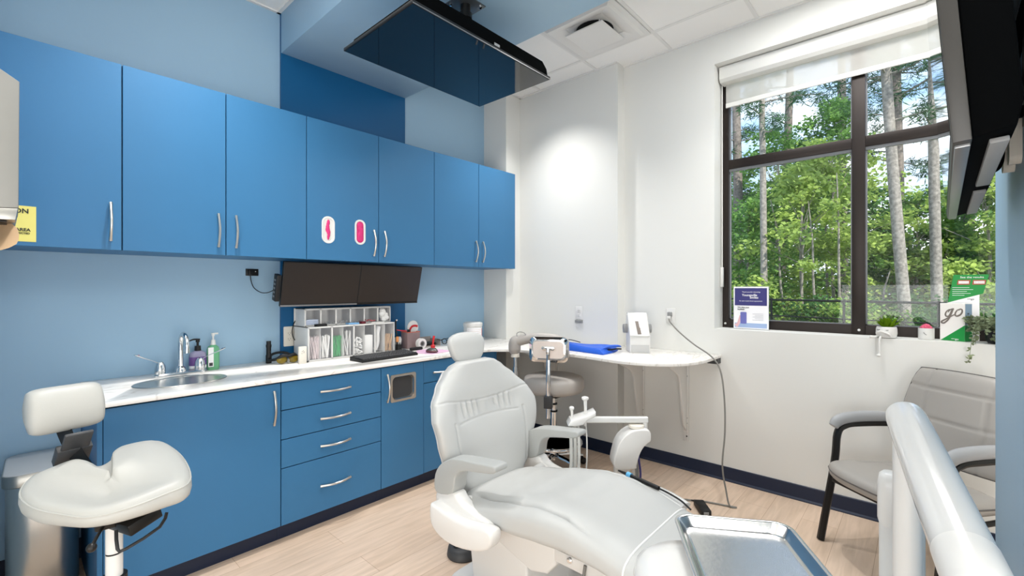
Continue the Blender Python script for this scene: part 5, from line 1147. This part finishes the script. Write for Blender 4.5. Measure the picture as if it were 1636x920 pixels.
g = G(); g.prism(rrect(0.095, 0.030, 0.014, 6), lambda a, b, d: BP(a, b+0.012, d), 0.0058, 0.014, bev=0.003); g.tube([BP(0, 0.012, 0.012), BP(0, -0.02, 0.014), BP(0, -0.07, 0.006)], 0.014, 10, 3); link('back_mount', g, 'chrome', as_)
# body bar: pole with a padded bolster
px_, py_ = 2.552, 2.272
g = G(); g.tube([Vector((AX, AY, 0.585)), Vector((2.68, 2.19, 0.585)), Vector((px_, py_, 0.585))], 0.011, 8, 2, flat=0.8); g.cyl((px_, py_, 0.57), (px_, py_, 0.905), 0.013, n=16); g.cyl((px_, py_, 0.63), (px_, py_, 0.80), 0.018, n=16); link('body_bar_pole', g, 'chrome', as_)
g = G(); k0 = Vector((px_, py_, 0.69)); g.cyl(k0, k0+Vector((-0.05, 0.036, 0)), 0.006, n=10); g.lathe([(0.0, -0.008), (0.026, -0.006), (0.026, 0.006), (0.0, 0.008)], k0+Vector((-0.055, 0.04, 0)), (R(90), 0, R(55)), 16); link('pole_knob', g, 'black', as_)
g = G(); g.tube([(px_-0.004, py_+0.002, 0.90), (px_-0.004, py_+0.004, 0.93), (px_-0.002, py_, 0.985), (px_+0.02, py_-0.03, 1.0), (2.62, 2.17, 1.018), (2.66, 2.09, 1.022), (2.70, 2.0, 1.015), (2.71, 1.95, 1.0)], [0.032, 0.046, 0.046, 0.040, 0.037, 0.037, 0.036, 0.02], 20, 6); link('body_bar_bolster', g, 'grey_vinyl', as_, smooth=70)
g = G(); g.cyl((px_, py_, 0.875), (px_, py_, 0.905), 0.034, 0.03, 24); link('bolster_cup', g, 'offwhite', as_)
g = G(); g.tube([(2.53, 2.235, 1.03), (2.535, 2.24, 1.055), (2.555, 2.225, 1.065), (2.575, 2.20, 1.055), (2.58, 2.19, 1.035)], 0.003, 6, 5); link('wire_hook', g, 'grey', as_)

# ------------------------------------------------------------------ guest chair against the window wall
fV = Vector((-0.77, 0.63)); fV.normalize(); th = math.atan2(fV.y, fV.x)+PI/2
gc = thing('guest_chair', 'grey leather guest chair with black sled arms under the window, cut by the blue partition', 'armchair', (2.88, 0.14, 0), th)
# local: x to viewer right, -y is the facing direction
def pad(xs, ys, fn, m, name, parent, sm=70):
    g = G(); bm = g.bm; V = {}
    return g
def cushion(name, m, parent, halfw, depth0, depth1, zf, thick, N=30, tuft=None):
    """a padded slab: u across, v along; zf(u,v) -> point of the middle surface and its normal"""
    g = G(); bm = g.bm; top = {}; bot = {}
    for i in range(N+1):
        for j in range(N+1):
            u = -1+2*i/N; v = j/N
            p, n = zf(u, v); e_ = max(0.0, (1-abs(u)**5)*(1-abs(2*v-1)**5))**0.5
            b = (tuft(u, v) if tuft else 0.0)
            top[i, j] = bm.verts.new(p+n*(thick*(0.25+0.75*e_)-b)); bot[i, j] = bm.verts.new(p-n*(thick*0.5*(0.3+0.7*e_)))
    for i in range(N):
        for j in range(N):
            bm.faces.new((top[i, j], top[i+1, j], top[i+1, j+1], top[i, j+1])); bm.faces.new((bot[i, j], bot[i, j+1], bot[i+1, j+1], bot[i+1, j]))
        for jj in (0, N): bm.faces.new((bot[i, jj], bot[i+1, jj], top[i+1, jj], top[i, jj]))
    for j in range(N):
        for ii in (0, N): bm.faces.new((bot[ii, j], bot[ii, j+1], top[ii, j+1], top[ii, j]))
    return link(name, g, m, parent, local=True, smooth=70)
def seat_f(u, v):
    w = 0.275*(1-0.10*v)*(1-0.12*max(0, (0.22-v)/0.22)**2); y = -0.150+0.54*v+0.075*abs(u)**3*(1-v)**2
    return Vector((u*w, y, 0.415-0.03*v)), Vector((0, -0.06, 1)).normalized()
def seams_seat(u, v): return 0.006*math.exp(-((v-0.62)/0.018)**2)*(1 if abs(u) < 0.72 else 0)+0.006*math.exp(-((abs(u)-0.72)/0.03)**2)*(1 if v > 0.35 else 0)+0.008*(1-u*u)*(1-(2*v-1)**2)
cushion('seat', 'grey_leather', gc, 0.25, 0, 0, seat_f, 0.068, 44, seams_seat)
def back_f(u, v):
    w = 0.285*(0.90+0.10*math.sin(PI*min(1, v*1.1)))*(1-0.10*max(0, (v-0.85)/0.15)**2)
    y = 0.395+0.115*v-0.030*(1-u*u); z = 0.50+0.46*v-0.012*u*u*v
    return Vector((u*w, y, z)), Vector((0, -0.97, 0.24)).normalized()
def seams_back(u, v):
    s = 0.0
    for c in (0.44, 0.77): s += 0.007*math.exp(-((v-c-0.02*u*u)/0.012)**2)
    cu = 0.50+0.30*max(0, (v-0.70))
    s += 0.007*math.exp(-((abs(u)-cu)/0.022)**2)
    return s
cushion('backrest', 'grey_leather', gc, 0.25, 0, 0, back_f, 0.040, 48, seams_back)
def loop_pts(fn, off):
    o = []
    for k in range(12): o.append(fn(-1+2*k/12, 0))
    for k in range(12): o.append(fn(1, k/12))
    for k in range(12): o.append(fn(1-2*k/12, 1))
    for k in range(12): o.append(fn(-1, 1-k/12))
    return [p+n*off for p, n in o]
g = G(); g.tube(loop_pts(seat_f, 0.012), 0.004, 6, 1, closed=True); link('seat_welt', g, 'welt', gc, local=True)
g = G(); g.tube(loop_pts(back_f, 0.008), 0.004, 6, 1, closed=True); link('back_welt', g, 'welt', gc, local=True)
g = G(); g.box((0, 0.13, 0.365), (0.44, 0.42, 0.022), bev=0.006); link('seat_pan', g, 'black', gc, local=True)
for s in (-1, 1):
    xx = s*0.285
    g = G(); g.tube([(xx+s*0.012, -0.075, 0.002), (xx, 0.0, 0.42), (xx, 0.02, 0.585), (xx, 0.065, 0.628), (xx, 0.16, 0.635), (xx-s*0.01, 0.36, 0.63), (xx-s*0.035, 0.43, 0.62)], 0.0165, 8, 5, flat=1.25); link('front_leg', g, 'black_metal', gc, local=True)
    g = G(); g.tube([(xx-s*0.0, 0.50, 0.002), (xx-s*0.03, 0.40, 0.36), (xx-s*0.05, 0.425, 0.62), (xx-s*0.075, 0.47, 0.78)], 0.015, 8, 5, flat=1.25); link('rear_leg', g, 'black_metal', gc, local=True)
    g = G(); g.tube([(xx, -0.005, 0.628), (xx, 0.015, 0.652), (xx, 0.06, 0.668), (xx, 0.16, 0.675), (xx-s*0.004, 0.28, 0.672), (xx-s*0.012, 0.37, 0.664)], [0.026, 0.032, 0.032, 0.031, 0.030, 0.022], 14, 6, flat=0.72, up=(1, 0, 0)); link('arm_pad', g, 'arm_vinyl', gc, local=True)
    g = G(); g.tube([(xx, -0.02, 0.345), (xx-s*0.015, 0.2, 0.35), (xx-s*0.03, 0.40, 0.352)], 0.012, 8, 3); link('side_rail', g, 'black_metal', gc, local=True)
for y, z in ((0.0, 0.345), (0.40, 0.345)):
    g = G(); g.cyl((-0.275, y, z), (0.275, y, z), 0.011, n=12); link('cross_bar', g, 'black_metal', gc, local=True)

# ------------------------------------------------------------------ delivery unit: post, beam, tray
du = thing('delivery_unit', 'white gloss delivery arm on a post in the right foreground with a thick sloping beam', 'delivery arm', (1.47, 0.03, 0))
P0, P1 = Vector((1.46, 0.026, 1.070)), Vector((0.93, -0.072, 0.935))
dirb = (P1-P0).normalized(); BU = (0, 0, 1)
g = G(); q0 = P0.lerp(P1, 0.80); g.tube([P0-dirb*0.040, P0-dirb*0.036, P0-dirb*0.024, P0, P0.lerp(P1, 0.4), q0], [0.010, 0.026, 0.036, 0.041, 0.0425, 0.043], 36, 2); link('beam', g, 'white_gloss', du, smooth=60)
g = G(); g.tube([q0+dirb*0.001, q0+dirb*0.04, q0+dirb*0.09, q0+dirb*0.12, q0+dirb*0.135], [0.0438, 0.0438, 0.042, 0.032, 0.010], 36, 3); link('beam_end_cap', g, 'white', du, smooth=60)
g = G(); g.cyl((1.53, 0.028, 0.03), (1.53, 0.028, 1.010), 0.029, n=36); link('post', g, 'white', du)
g = G(); g.cyl((1.53, 0.028, 1.0), (1.50, 0.028, 1.045), 0.024, n=24); link('swivel', g, 'grey', du)
g = G(); g.loft([[Vector((1.80+a*k, 0.045+b*k, z)) for a, b in rrect(0.105, 0.105, 0.025, 5)] for k, z in ((1, 0.02), (1, 0.69), (0.94, 0.708), (0.8, 0.716))]); link('utility_box', g, 'white', du, smooth=50)
g = G(); g.loft([[Vector((1.69+a*k, 0.066+b*k, z)) for a, b in rrect(0.07, 0.06, 0.022, 5)] for k, z in ((0.85, 0.717), (1, 0.735), (1, 0.83), (0.9, 0.855), (0.6, 0.865))]); link('junction_cover', g, 'white', du, smooth=50)
g = G(); g.prism([(1.66+a, 0.05+b) for a, b in rrect(0.45, 0.36, 0.1, 6)], lambda a, b, d: Vector((a, b, d)), 0.001, 0.028, bev=0.008); link('floor_plate', g, 'white', du)
TU = Vector((0.53, -0.848, 0)); TV_ = Vector((-0.848, -0.53, 0)); TC = Vector((1.15, 0.478, 0))+TU*0.135+TV_*0.19
def TP(a, b, z): return TC+TU*a+TV_*b+Vector((0, 0, z))
th_ = thing('tray_table', 'white rounded tray holder arm under the steel tray in the foreground', 'tray holder', TC)
g = G(); rings = [[TP(-0.115+a*k, 0.06+b*k, z) for a, b in rrect(0.27, 0.40, 0.13, 8)] for k, z in ((0.55, 0.700), (0.85, 0.705), (0.97, 0.722), (1.0, 0.745), (0.97, 0.768), (0.86, 0.784), (0.60, 0.7875))]; g.loft(rings); link('holder_body', g, 'white_gloss', th_, smooth=60)
g = G(); g.cyl(TP(-0.10, 0.18, 0.03), TP(-0.10, 0.18, 0.705), 0.03, n=24); g.lathe([(0.17, 0.001), (0.17, 0.02), (0.05, 0.035), (0, 0.035)], TP(-0.10, 0.18, 0), n=36); link('holder_post', g, 'white', th_)
ty = thing('steel_tray', 'rectangular stainless steel instrument tray with rounded rim in the foreground', 'tray', TC+Vector((0, 0, 0.788)))
W_, L_ = 0.275, 0.375
def trr(w, l, r, z): return [TP(a, b, z) for a, b in rrect(w, l, r, 8)]
g = G(); g.loft([trr(W_-0.002, L_-0.002, 0.040, 0.8115), trr(W_, L_, 0.041, 0.8095), trr(W_-0.001, L_-0.001, 0.040, 0.8130), trr(W_-0.006, L_-0.006, 0.038, 0.8145), trr(W_-0.016, L_-0.016, 0.034, 0.8140), trr(W_-0.022, L_-0.022, 0.032, 0.811), trr(W_-0.044, L_-0.044, 0.028, 0.7935), trr(W_-0.054, L_-0.054, 0.026, 0.7905), trr(W_-0.066, L_-0.066, 0.022, 0.7900)], caps=False)
V = [g.bm.verts.new(p) for p in trr(W_-0.066, L_-0.066, 0.022, 0.7900)]; g.bm.faces.new(V); bmesh.ops.remove_doubles(g.bm, verts=g.bm.verts[:], dist=0.0001)
link('pan', g, mat('worn_steel', '#cfcfcd', 0.22, 1.0, bump=0.12, bscale=60), ty, smooth=50)

# ------------------------------------------------------------------ ceiling screen over the chair
tv = thing('ceiling_screen', 'black flat screen hung face down from the blue soffit over the dental chair', 'television', (1.68, 1.96, 2.63))
hz = 1.25; tx0, tx1, ty0, ty1, tz = 0.946*hz, 1.742*hz, 1.325*hz, 1.815*hz, 1.3926+hz
g = G(); g.bb(tx0, tx1, ty0, ty1, tz+0.001, tz+0.018, bev=0.003); link('bezel', g, 'black', tv)
g = G(); g.bb(tx0+0.006, tx1-0.006, ty0+0.006, ty1-0.006, tz, tz+0.0012); link('screen', g, 'black_gloss', tv)
g = G(); g.bb(tx0+0.002, tx1-0.002, ty0-0.0015, ty0+0.001, tz+0.0005, tz+0.005); link('silver_edge', g, 'bezel_silver', tv)
g = G(); g.prism([(tx0+0.02, tz+0.018), (tx1-0.02, tz+0.018), (tx1-0.03, tz+0.055), (tx1-0.07, tz+0.088), (tx0+0.07, tz+0.088), (tx0+0.03, tz+0.055)], lambda a, b, d: Vector((a, d, b)), ty0+0.005, ty1-0.05, bev=0.004); bk = link('back_cover', g, 'jet', tv)
g = G(); g.bb(1.70, 1.74, ty0+0.0035, ty0+0.0048, tz+0.022, tz+0.036); link('logo_plate', g, 'bezel_silver', bk)
g = G(); g.bb(1.655, 1.675, 1.80, 2.20, tz+0.088, tz+0.098); g.bb(1.755, 1.775, 1.80, 2.20, tz+0.088, tz+0.098); g.bb(1.63, 1.80, 1.95, 2.06, tz+0.098, tz+0.104); link('mount_rails', g, 'black_metal', tv)
g = G(); g.cyl((1.714, 1.90, tz+0.09), (1.714, 1.90, 2.976), 0.028, n=24); g.cyl((1.714, 1.90, 2.90), (1.714, 1.90, 2.93), 0.036, n=24); g.cyl((1.714, 1.90, tz+0.12), (1.714, 1.90, tz+0.15), 0.036, n=24); link('pole', g, 'black_metal', tv)
g = G(); g.bb(1.715-0.085, 1.715+0.085, 1.90-0.075, 1.90+0.075, 2.976, 2.9825, bev=0.002); pl = link('ceiling_plate', g, mat('grey_steel_plate', '#6f7478', 0.35, 0.7), tv)
for sx in (-1, 1):
    for sy in (-1, 1):
        g = G(); g.lathe([(0.010, 0), (0.010, -0.006), (0.006, -0.009), (0, -0.009)], (1.715+sx*0.065, 1.90+sy*0.055, 2.976), n=6); link('bolt', g, 'chrome', pl)

# ------------------------------------------------------------------ wall screen on the partition, at the right edge
ws = thing('wall_screen', 'black wall screen on a swing mount at the right edge, seen edge-on before the window', 'television', (1.6, -0.1, 1.63))
yaw = R(-1.4); tilt = R(-4.2)
Mw = Matrix.Translation((1.045, -0.0367, 1.632)) @ Matrix.Rotation(yaw, 4, 'Z') @ Matrix.Rotation(tilt, 4, 'X')
# local: x along the screen (away from the camera), y towards the wall is -, z up; the face looks along +y
Lw, Hw = 1.13, 0.645
g = G(); g.bb(0, Lw, -0.024, 0.0, 0, Hw, bev=0.002); g.bm.transform(Mw); link('panel', g, mat('dark_grey_bezel', '#3a3937', 0.35), ws)
g = G(); g.bb(0.010, Lw-0.010, 0.0002, 0.0012, 0.014, Hw-0.010); g.bm.transform(Mw); link('screen', g, 'black_gloss', ws)
g = G(); g.prism([(-0.0245, 0.004), (-0.075, 0.012), (-0.085, 0.05), (-0.085, 0.40), (-0.06, 0.46), (-0.0245, 0.50)], lambda y, z, d: Vector((d, y, z)), 0.012, Lw-0.012, bev=0.004); g.bm.transform(Mw); bk = link('back_cover', g, 'jet', ws)
g = G(); g.bb(0.02, Lw-0.02, -0.022, -0.003, -0.006, -0.0002, bev=0.001); g.bm.transform(Mw); link('lower_trim', g, 'bezel_silver', ws)
g = G(); g.bb(0.06, Lw*0.45, -0.070, -0.046, -0.001, 0.008, bev=0.002); g.bb(Lw*0.55, Lw-0.06, -0.070, -0.046, -0.001, 0.008, bev=0.002); g.bm.transform(Mw); link('speaker_grille', g, 'grey', ws)
g = G()
for x in (0.30, 0.80): g.bb(x-0.02, x+0.02, -0.105, -0.0855, 0.10, 0.68, bev=0.002)
g.bm.transform(Mw); link('mount_rail', g, 'black_metal', ws)
g = G(); g.bb(0.20, 0.95, -0.120, -0.105, 0.30, 0.36, bev=0.002); g.bm.transform(Mw); link('mount_bar', g, 'black_metal', ws)
for (a, b, h) in (((1.60, -0.192, 2.115), (1.98, -0.146, 2.065), 0.046), ((1.72, -0.185, 2.06), (2.02, -0.172, 1.985), 0.05), ((1.55, -0.175, 2.30), (1.92, -0.15, 2.22), 0.05)):
    g = G(); g.tube([a, b], h*0.5, 4, 1, flat=0.45, up=(0, 0, 1)); link('swing_arm', g, 'jet', ws, smooth=20)
    g = G(); g.cyl(Vector(b)+Vector((0, 0, -0.04)), Vector(b)+Vector((0, 0, 0.03)), 0.016, n=16); link('arm_pivot', g, 'jet', ws)
g = G(); g.bb(1.69, 1.715, -0.199, -0.115, 1.822, 1.848, bev=0.002); link('strut', g, 'jet', ws)
g = G(); g.bb(1.62, 1.72, -0.1995, -0.188, 1.80, 2.35, bev=0.002); link('wall_plate', g, 'black_metal', ws)
for pts in ([(1.66, -0.125, 1.98), (1.70, -0.150, 1.93), (1.72, -0.152, 1.86), (1.68, -0.135, 1.80)], [(1.58, -0.14, 2.16), (1.66, -0.175, 2.06), (1.80, -0.18, 2.03), (1.70, -0.16, 2.10)], [(1.70, -0.118, 1.70), (1.74, -0.150, 1.735), (1.78, -0.145, 1.765), (1.72, -0.125, 1.80)], [(1.72, -0.12, 1.69), (1.77, -0.150, 1.715), (1.80, -0.16, 1.76), (1.75, -0.15, 1.81)], [(1.50, -0.15, 2.20), (1.64, -0.18, 2.15), (1.80, -0.17, 2.20), (1.86, -0.16, 2.30)]):
    g = G(); g.tube(pts, 0.007, 8, 6); link('cable', g, 'jet', ws)
for x in (1.835, 1.955):
    g = G(); g.loft([[Vector((x+a, -0.1995+d, 1.825+b)) for a, b in rrect(0.045, 0.19, 0.02, 5)] for d in (0.0003, 0.024)]); solo('tool_hook', g, 'offwhite', ['ivory plastic strip on the blue partition, cut by the right picture edge', 'ivory plastic strip hanging fully in view below the black mount arms'][x > 1.9], 'strip', group=None)
# ------------------------------------------------------------------ outside: ground, fence, woods
GZ = -0.25
gm = mat('forest_ground', '#5a6b3a', 0.95, var=0.5, vscale=0.8)
g = G(); g.bb(3.95, 70, -45, 45, GZ-0.2, GZ); struct('ground_outside', g, gm)
def polar(b, r): return Vector((r*math.cos(R(b)), r*math.sin(R(b)), GZ))
rnd = random.Random(11)
# chain link fence, seen from the window
fe = thing('chain_link_fence', 'low dark chain link fence with thin rails between the window and the woods', 'fence', (16.0, 1.5, GZ))
FA, FB = Vector((15.2, 5.4, GZ)), Vector((12.8, -3.0, GZ)); fd = (FB-FA); FL = fd.length; fd.normalize(); FH = 1.31
g = G(); g.cyl(FA+Vector((0, 0, FH)), FB+Vector((0, 0, FH)), 0.028, n=8); link('top_rail', g, 'black_metal', fe)
g = G(); g.cyl(FA+Vector((0, 0, FH-0.45)), FB+Vector((0, 0, FH-0.45)), 0.018, n=8); link('mid_rail', g, 'black_metal', fe)
for k in range(6):
    p = FA+fd*(0.5+k*1.8); g = G(); g.cyl(p, p+Vector((0, 0, FH+0.05)), 0.03, n=8); link('post', g, 'black_metal', fe)
g = G(); k = -FH
while k < FL:
    for s in (1, -1):
        t0, t1 = (k, k+FH) if s > 0 else (k+FH, k)
        a0, a1 = 0.0, FH
        p, q = FA+fd*t0, FA+fd*t1+Vector((0, 0, FH))
        if 0 <= t0 <= FL and 0 <= t1 <= FL: g.cyl(p, q, 0.0035, n=3)
    k += 0.13
link('chain_mesh', g, 'black_metal', fe)
def leafball(g, c, rad, n, L, wd, flat=0.6, droop=0.0):
    bm = g.bm
    for _ in range(n):
        v = Vector((rnd.gauss(0, 1), rnd.gauss(0, 1), rnd.gauss(0, 1))); v = v.normalized()*rad*(rnd.random()**0.5); v.z *= flat
        p = c+v; d = Vector((rnd.uniform(-1, 1), rnd.uniform(-1, 1), rnd.uniform(-0.7, 0.5)-droop)).normalized(); s, b = basis(d); f = rnd.uniform(-1.2, 1.2)
        s = s*math.cos(f)+b*math.sin(f); l = L*rnd.uniform(0.6, 1.2); w = wd*rnd.uniform(0.7, 1.2)
        bm.faces.new([bm.verts.new(x) for x in (p, p+d*l*0.5+s*w, p+d*l, p+d*l*0.5-s*w)])
def broadleaf(b, r, h, z0, rad, m, label, clumps=46, per=95, L=0.19, wd=0.06, trunk=0.09, bark='trunk', lean=0.0, group='leafy trees beyond the fence', cr=0.62):
    base = polar(b, r); t = thing('leafy_tree', label, 'tree', base, group=group)
    g = G(); top = base+Vector((lean, lean*0.6, h*0.92)); mid = base.lerp(top, 0.5)+Vector((rnd.uniform(-.15, .15), rnd.uniform(-.15, .15), 0))
    g.tube([base, mid, top], [trunk, trunk*0.75, trunk*0.25], 8, 4)
    lv = G()
    for k in range(clumps):
        zz = z0+(h-z0)*rnd.random()**0.85; f = (zz-z0)/(h-z0); prof = rad*(0.45+0.75*math.sin(PI*min(1, 0.15+0.85*f)))
        a = rnd.uniform(0, 2*PI); q = prof*math.sqrt(rnd.random()); c = base+Vector((q*math.cos(a)+lean*f, q*math.sin(a)+lean*0.6*f, zz))
        leafball(lv, c, cr*rnd.uniform(0.7, 1.25), per, L, wd, 0.45)
        if k % 3 == 0: st_ = base.lerp(top, min(0.95, zz/h*0.85)); g.tube([st_, st_.lerp(c, 0.6)+Vector((0, 0, 0.1)), c], [trunk*0.35, trunk*0.2, trunk*0.08], 5, 2)
    link('trunk', g, bark, t); link('foliage', lv, m, t, smooth=None)
def pine(b, r, h, rad, label, curve=(0, 0), z0=5.0, n=26, m='needle', bark='trunk', dead=0):
    base = polar(b, r); t = thing('pine_tree', label, 'tree', base, group='pines beyond the fence')
    g = G(); side = Vector((-math.sin(R(b)), math.cos(R(b)), 0))
    axis_ = [base, base+side*curve[0]+Vector((0, 0, h*0.33)), base+side*curve[1]+Vector((0, 0, h*0.66)), base+side*(curve[1]*1.2)+Vector((0, 0, h))]
    g.tube(axis_, [rad*1.15, rad, rad*0.85, rad*0.4], 14, 6); P = catmull(axis_, 12)
    lv = G()
    for k in range(n):
        f = z0/h+(1-z0/h)*rnd.random(); c0 = P[min(len(P)-1, int(f*(len(P)-1)))]; a = rnd.uniform(0, 2*PI); l = rnd.uniform(1.0, 2.6)*(1.1-0.6*f)
        d = Vector((math.cos(a), math.sin(a), rnd.uniform(-0.15, 0.25))); e_ = c0+d*l; md = c0+d*l*0.55+Vector((0, 0, rnd.uniform(-0.2, 0.15)))
        g.tube([c0, md, e_], [0.035, 0.025, 0.010], 5, 3)
        for q in (0.45, 0.7, 0.85, 1.0):
            for _ in range(2):
                leafball(lv, c0.lerp(e_, q)+Vector((rnd.uniform(-.25, .25), rnd.uniform(-.25, .25), rnd.uniform(-.1, .2))), 0.28, 26, 0.30, 0.016, 0.7)
    link('trunk', g, bark, t, smooth=60); link('needles', lv, m, t, smooth=None)
pine(13.0, 17.6, 17, 0.10, 'tall straight pale trunk in the left window pane', (0.05, 0.12), 7.0, 22, bark='trunk_pale')
pine(1.0, 17.4, 17, 0.135, 'thick pine with a bowed trunk leaning left as it rises, right window pane', (0.36, 0.62), 6.5, 24, bark='trunk_pale')
pine(1.75, 27.0, 19, 0.24, 'thick dark straight pine standing just behind the bowed trunk', (0, 0.1), 7.0, 26)
pine(-1.1, 18.3, 18, 0.125, 'tall pale pine trunk just left of the wall screen bottom', (0.1, 0.1), 6.5, 22, bark='trunk_pale')
pine(-3.0, 24.0, 17, 0.19, 'pine trunk near the right edge of the window, behind the green card', (0, 0.1), 4.5, 26)
pine(11.7, 27.0, 18, 0.20, 'dark leaning pine trunk behind the pale straight one', (-0.3, -0.5), 6.5, 26)
pine(15.6, 25.0, 17, 0.22, 'dark pine trunk at the left edge of the window', (0.0, 0.1), 4.5, 30)
pine(5.9, 29.0, 18, 0.22, 'dark pine trunk half behind the window mullion', (0.1, 0.1), 5.5, 30)
pine(-5.4, 26.0, 17, 0.2, 'pine at the far right behind the partition edge', (0.0, 0.1), 4.5, 26)
LB = [(9.4, 19.0, 5.6, 0.8, 1.7, 'leaf_bright', 'bright yellow-green leafy tree in the middle of the left pane'), (14.6, 19.5, 4.6, 0.6, 1.2, 'leaf_mid', 'mid green leafy tree at the left end of the left pane'),
      (6.6, 21.0, 7.2, 0.9, 1.7, 'leaf_bright', 'tall bright leafy tree beside the mullion, left pane'), (11.6, 23.0, 8.2, 1.0, 1.8, 'leaf_mid', 'tall mid green tree between the pale trunk and the mullion'),
      (2.9, 24.0, 5.4, 0.6, 1.7, 'leaf_dark', 'dark leafy tree low in the right pane beside the mullion'), (0.3, 22.5, 4.6, 0.5, 1.4, 'leaf_mid', 'leafy tree between the bowed trunk and the next pale trunk'),
      (-2.1, 23.0, 5.6, 0.5, 1.6, 'leaf_mid', 'leafy tree behind the green display card'), (-4.0, 21.0, 5.0, 0.5, 1.7, 'leaf_bright', 'bright leafy tree at the right end of the right pane'),
      (7.2, 26.0, 10.0, 4.5, 1.7, 'leaf_mid', 'taller mid green tree rising behind the bright one, left pane'), (15.8, 27.5, 7.8, 2.0, 1.8, 'leaf_mid', 'taller tree rising at the left edge of the window'),
      (0.1, 23.5, 2.6, 0.4, 0.7, 'leaf_yellow', 'small yellowish sapling between the trunks of the right pane'), (-7.0, 22.0, 6.0, 0.5, 1.8, 'leaf_mid', 'leafy tree beyond the right end of the window')]
for (b, r, h, z0, rad, m, lab) in LB: broadleaf(b, r, h-GZ, z0, rad, m, lab, clumps=int(16+h*6), bark='trunk_pale', trunk=0.06)
# thin pale saplings
for i, (b, r, h, ln) in enumerate([(10.9, 18.6, 4.8, 0.5), (9.9, 18.8, 4.2, -0.3), (8.2, 18.4, 4.6, 0.25), (6.2, 18.2, 5.4, 0.1), (3.2, 19.2, 2.2, -0.3)]):
    base = polar(b, r); g = G(); s_ = Vector((-math.sin(R(b)), math.cos(R(b)), 0))
    g.tube([base, base+s_*ln*0.4+Vector((0, 0, h*0.4)), base+s_*ln*0.5+Vector((0, 0, h*0.7)), base+s_*ln+Vector((0, 0, h))], [0.045, 0.038, 0.03, 0.012], 7, 5)
    solo('bare_sapling', g, 'trunk_pale', ['thin pale sapling stem left of the bright tree, curving at its foot', 'thin pale stem among the bright leaves, leaning right', 'slim pale stem in the middle of the bright tree', 'straight pale stem close to the left of the mullion', 'short pale bent stem low in the right pane'][i], 'sapling', group='thin pale stems beyond the fence', origin=base)
# far wall of woods
far = [(17.5, 33), (14.2, 37), (11.4, 33), (8.6, 37), (5.8, 33), (3.0, 37), (0.2, 33), (-2.6, 37), (-5.6, 33), (-8.4, 37)]
farl = ['far tree in the back row outside the left window edge', 'far dark tree behind the left end of the left pane', 'far tree behind the pale straight trunk', 'far dark tree behind the bright tree of the left pane', 'far tree straight behind the window mullion', 'far dark tree just right of the mullion', 'far tree behind the bowed trunk', 'far dark tree behind the second pale trunk of the right pane', 'far tree behind the green display card and plant', 'far dark tree hidden towards the right window end']
for i, (b, r) in enumerate(far):
    hh = (7.4 if b > 5 else 4.6)+rnd.uniform(-0.6, 0.8)
    broadleaf(b, r, hh, 0.2, 2.3, 'leaf_dark' if i % 2 else 'leaf_mid', farl[i], clumps=40, per=44, L=0.36, wd=0.12, trunk=0.14, group='far woods', cr=1.2)
# bushes behind the fence
for i, (b, r, h, m) in enumerate([(14.8, 17.6, 1.9, 'leaf_bright'), (11.8, 18.6, 1.5, 'leaf_mid'), (9.0, 18.0, 1.3, 'leaf_dark'), (6.4, 17.6, 1.4, 'leaf_mid'), (3.4, 17.0, 1.2, 'leaf_bright'), (1.9, 18.4, 1.6, 'leaf_dark'), (-0.2, 17.6, 1.1, 'leaf_mid'), (-2.4, 17.2, 1.5, 'leaf_dark'), (-4.6, 17.0, 1.4, 'leaf_mid')]):
    base = polar(b, r); lv = G()
    for k in range(12): leafball(lv, base+Vector((rnd.uniform(-.7, .7), rnd.uniform(-.9, .9), h*(0.15+0.8*rnd.random()))), 0.42, 60, 0.14, 0.05, 0.8)
    t = thing('bush', ['bright bush behind the fence at the left window end', 'mid green bush near the pale straight trunk', 'dark bush under the bright tree', 'mid green bush left of the mullion', 'bright bush right of the mullion', 'dark round bush beside the bowed trunk', 'low mid green bush above the pink cactus', 'dark bush behind the white box', 'mid green bush behind the trailing plant'][i], 'bush', base, group='bushes behind the fence')
    st2 = G()
    for k in range(5): st2.tube([base, base+Vector((rnd.uniform(-.2, .2), rnd.uniform(-.2, .2), h*0.4)), base+Vector((rnd.uniform(-.5, .5), rnd.uniform(-.6, .6), h*0.8))], [0.02, 0.015, 0.006], 5, 2)
    link('stems', st2, 'trunk', t); link('foliage', lv, m, t, smooth=None)
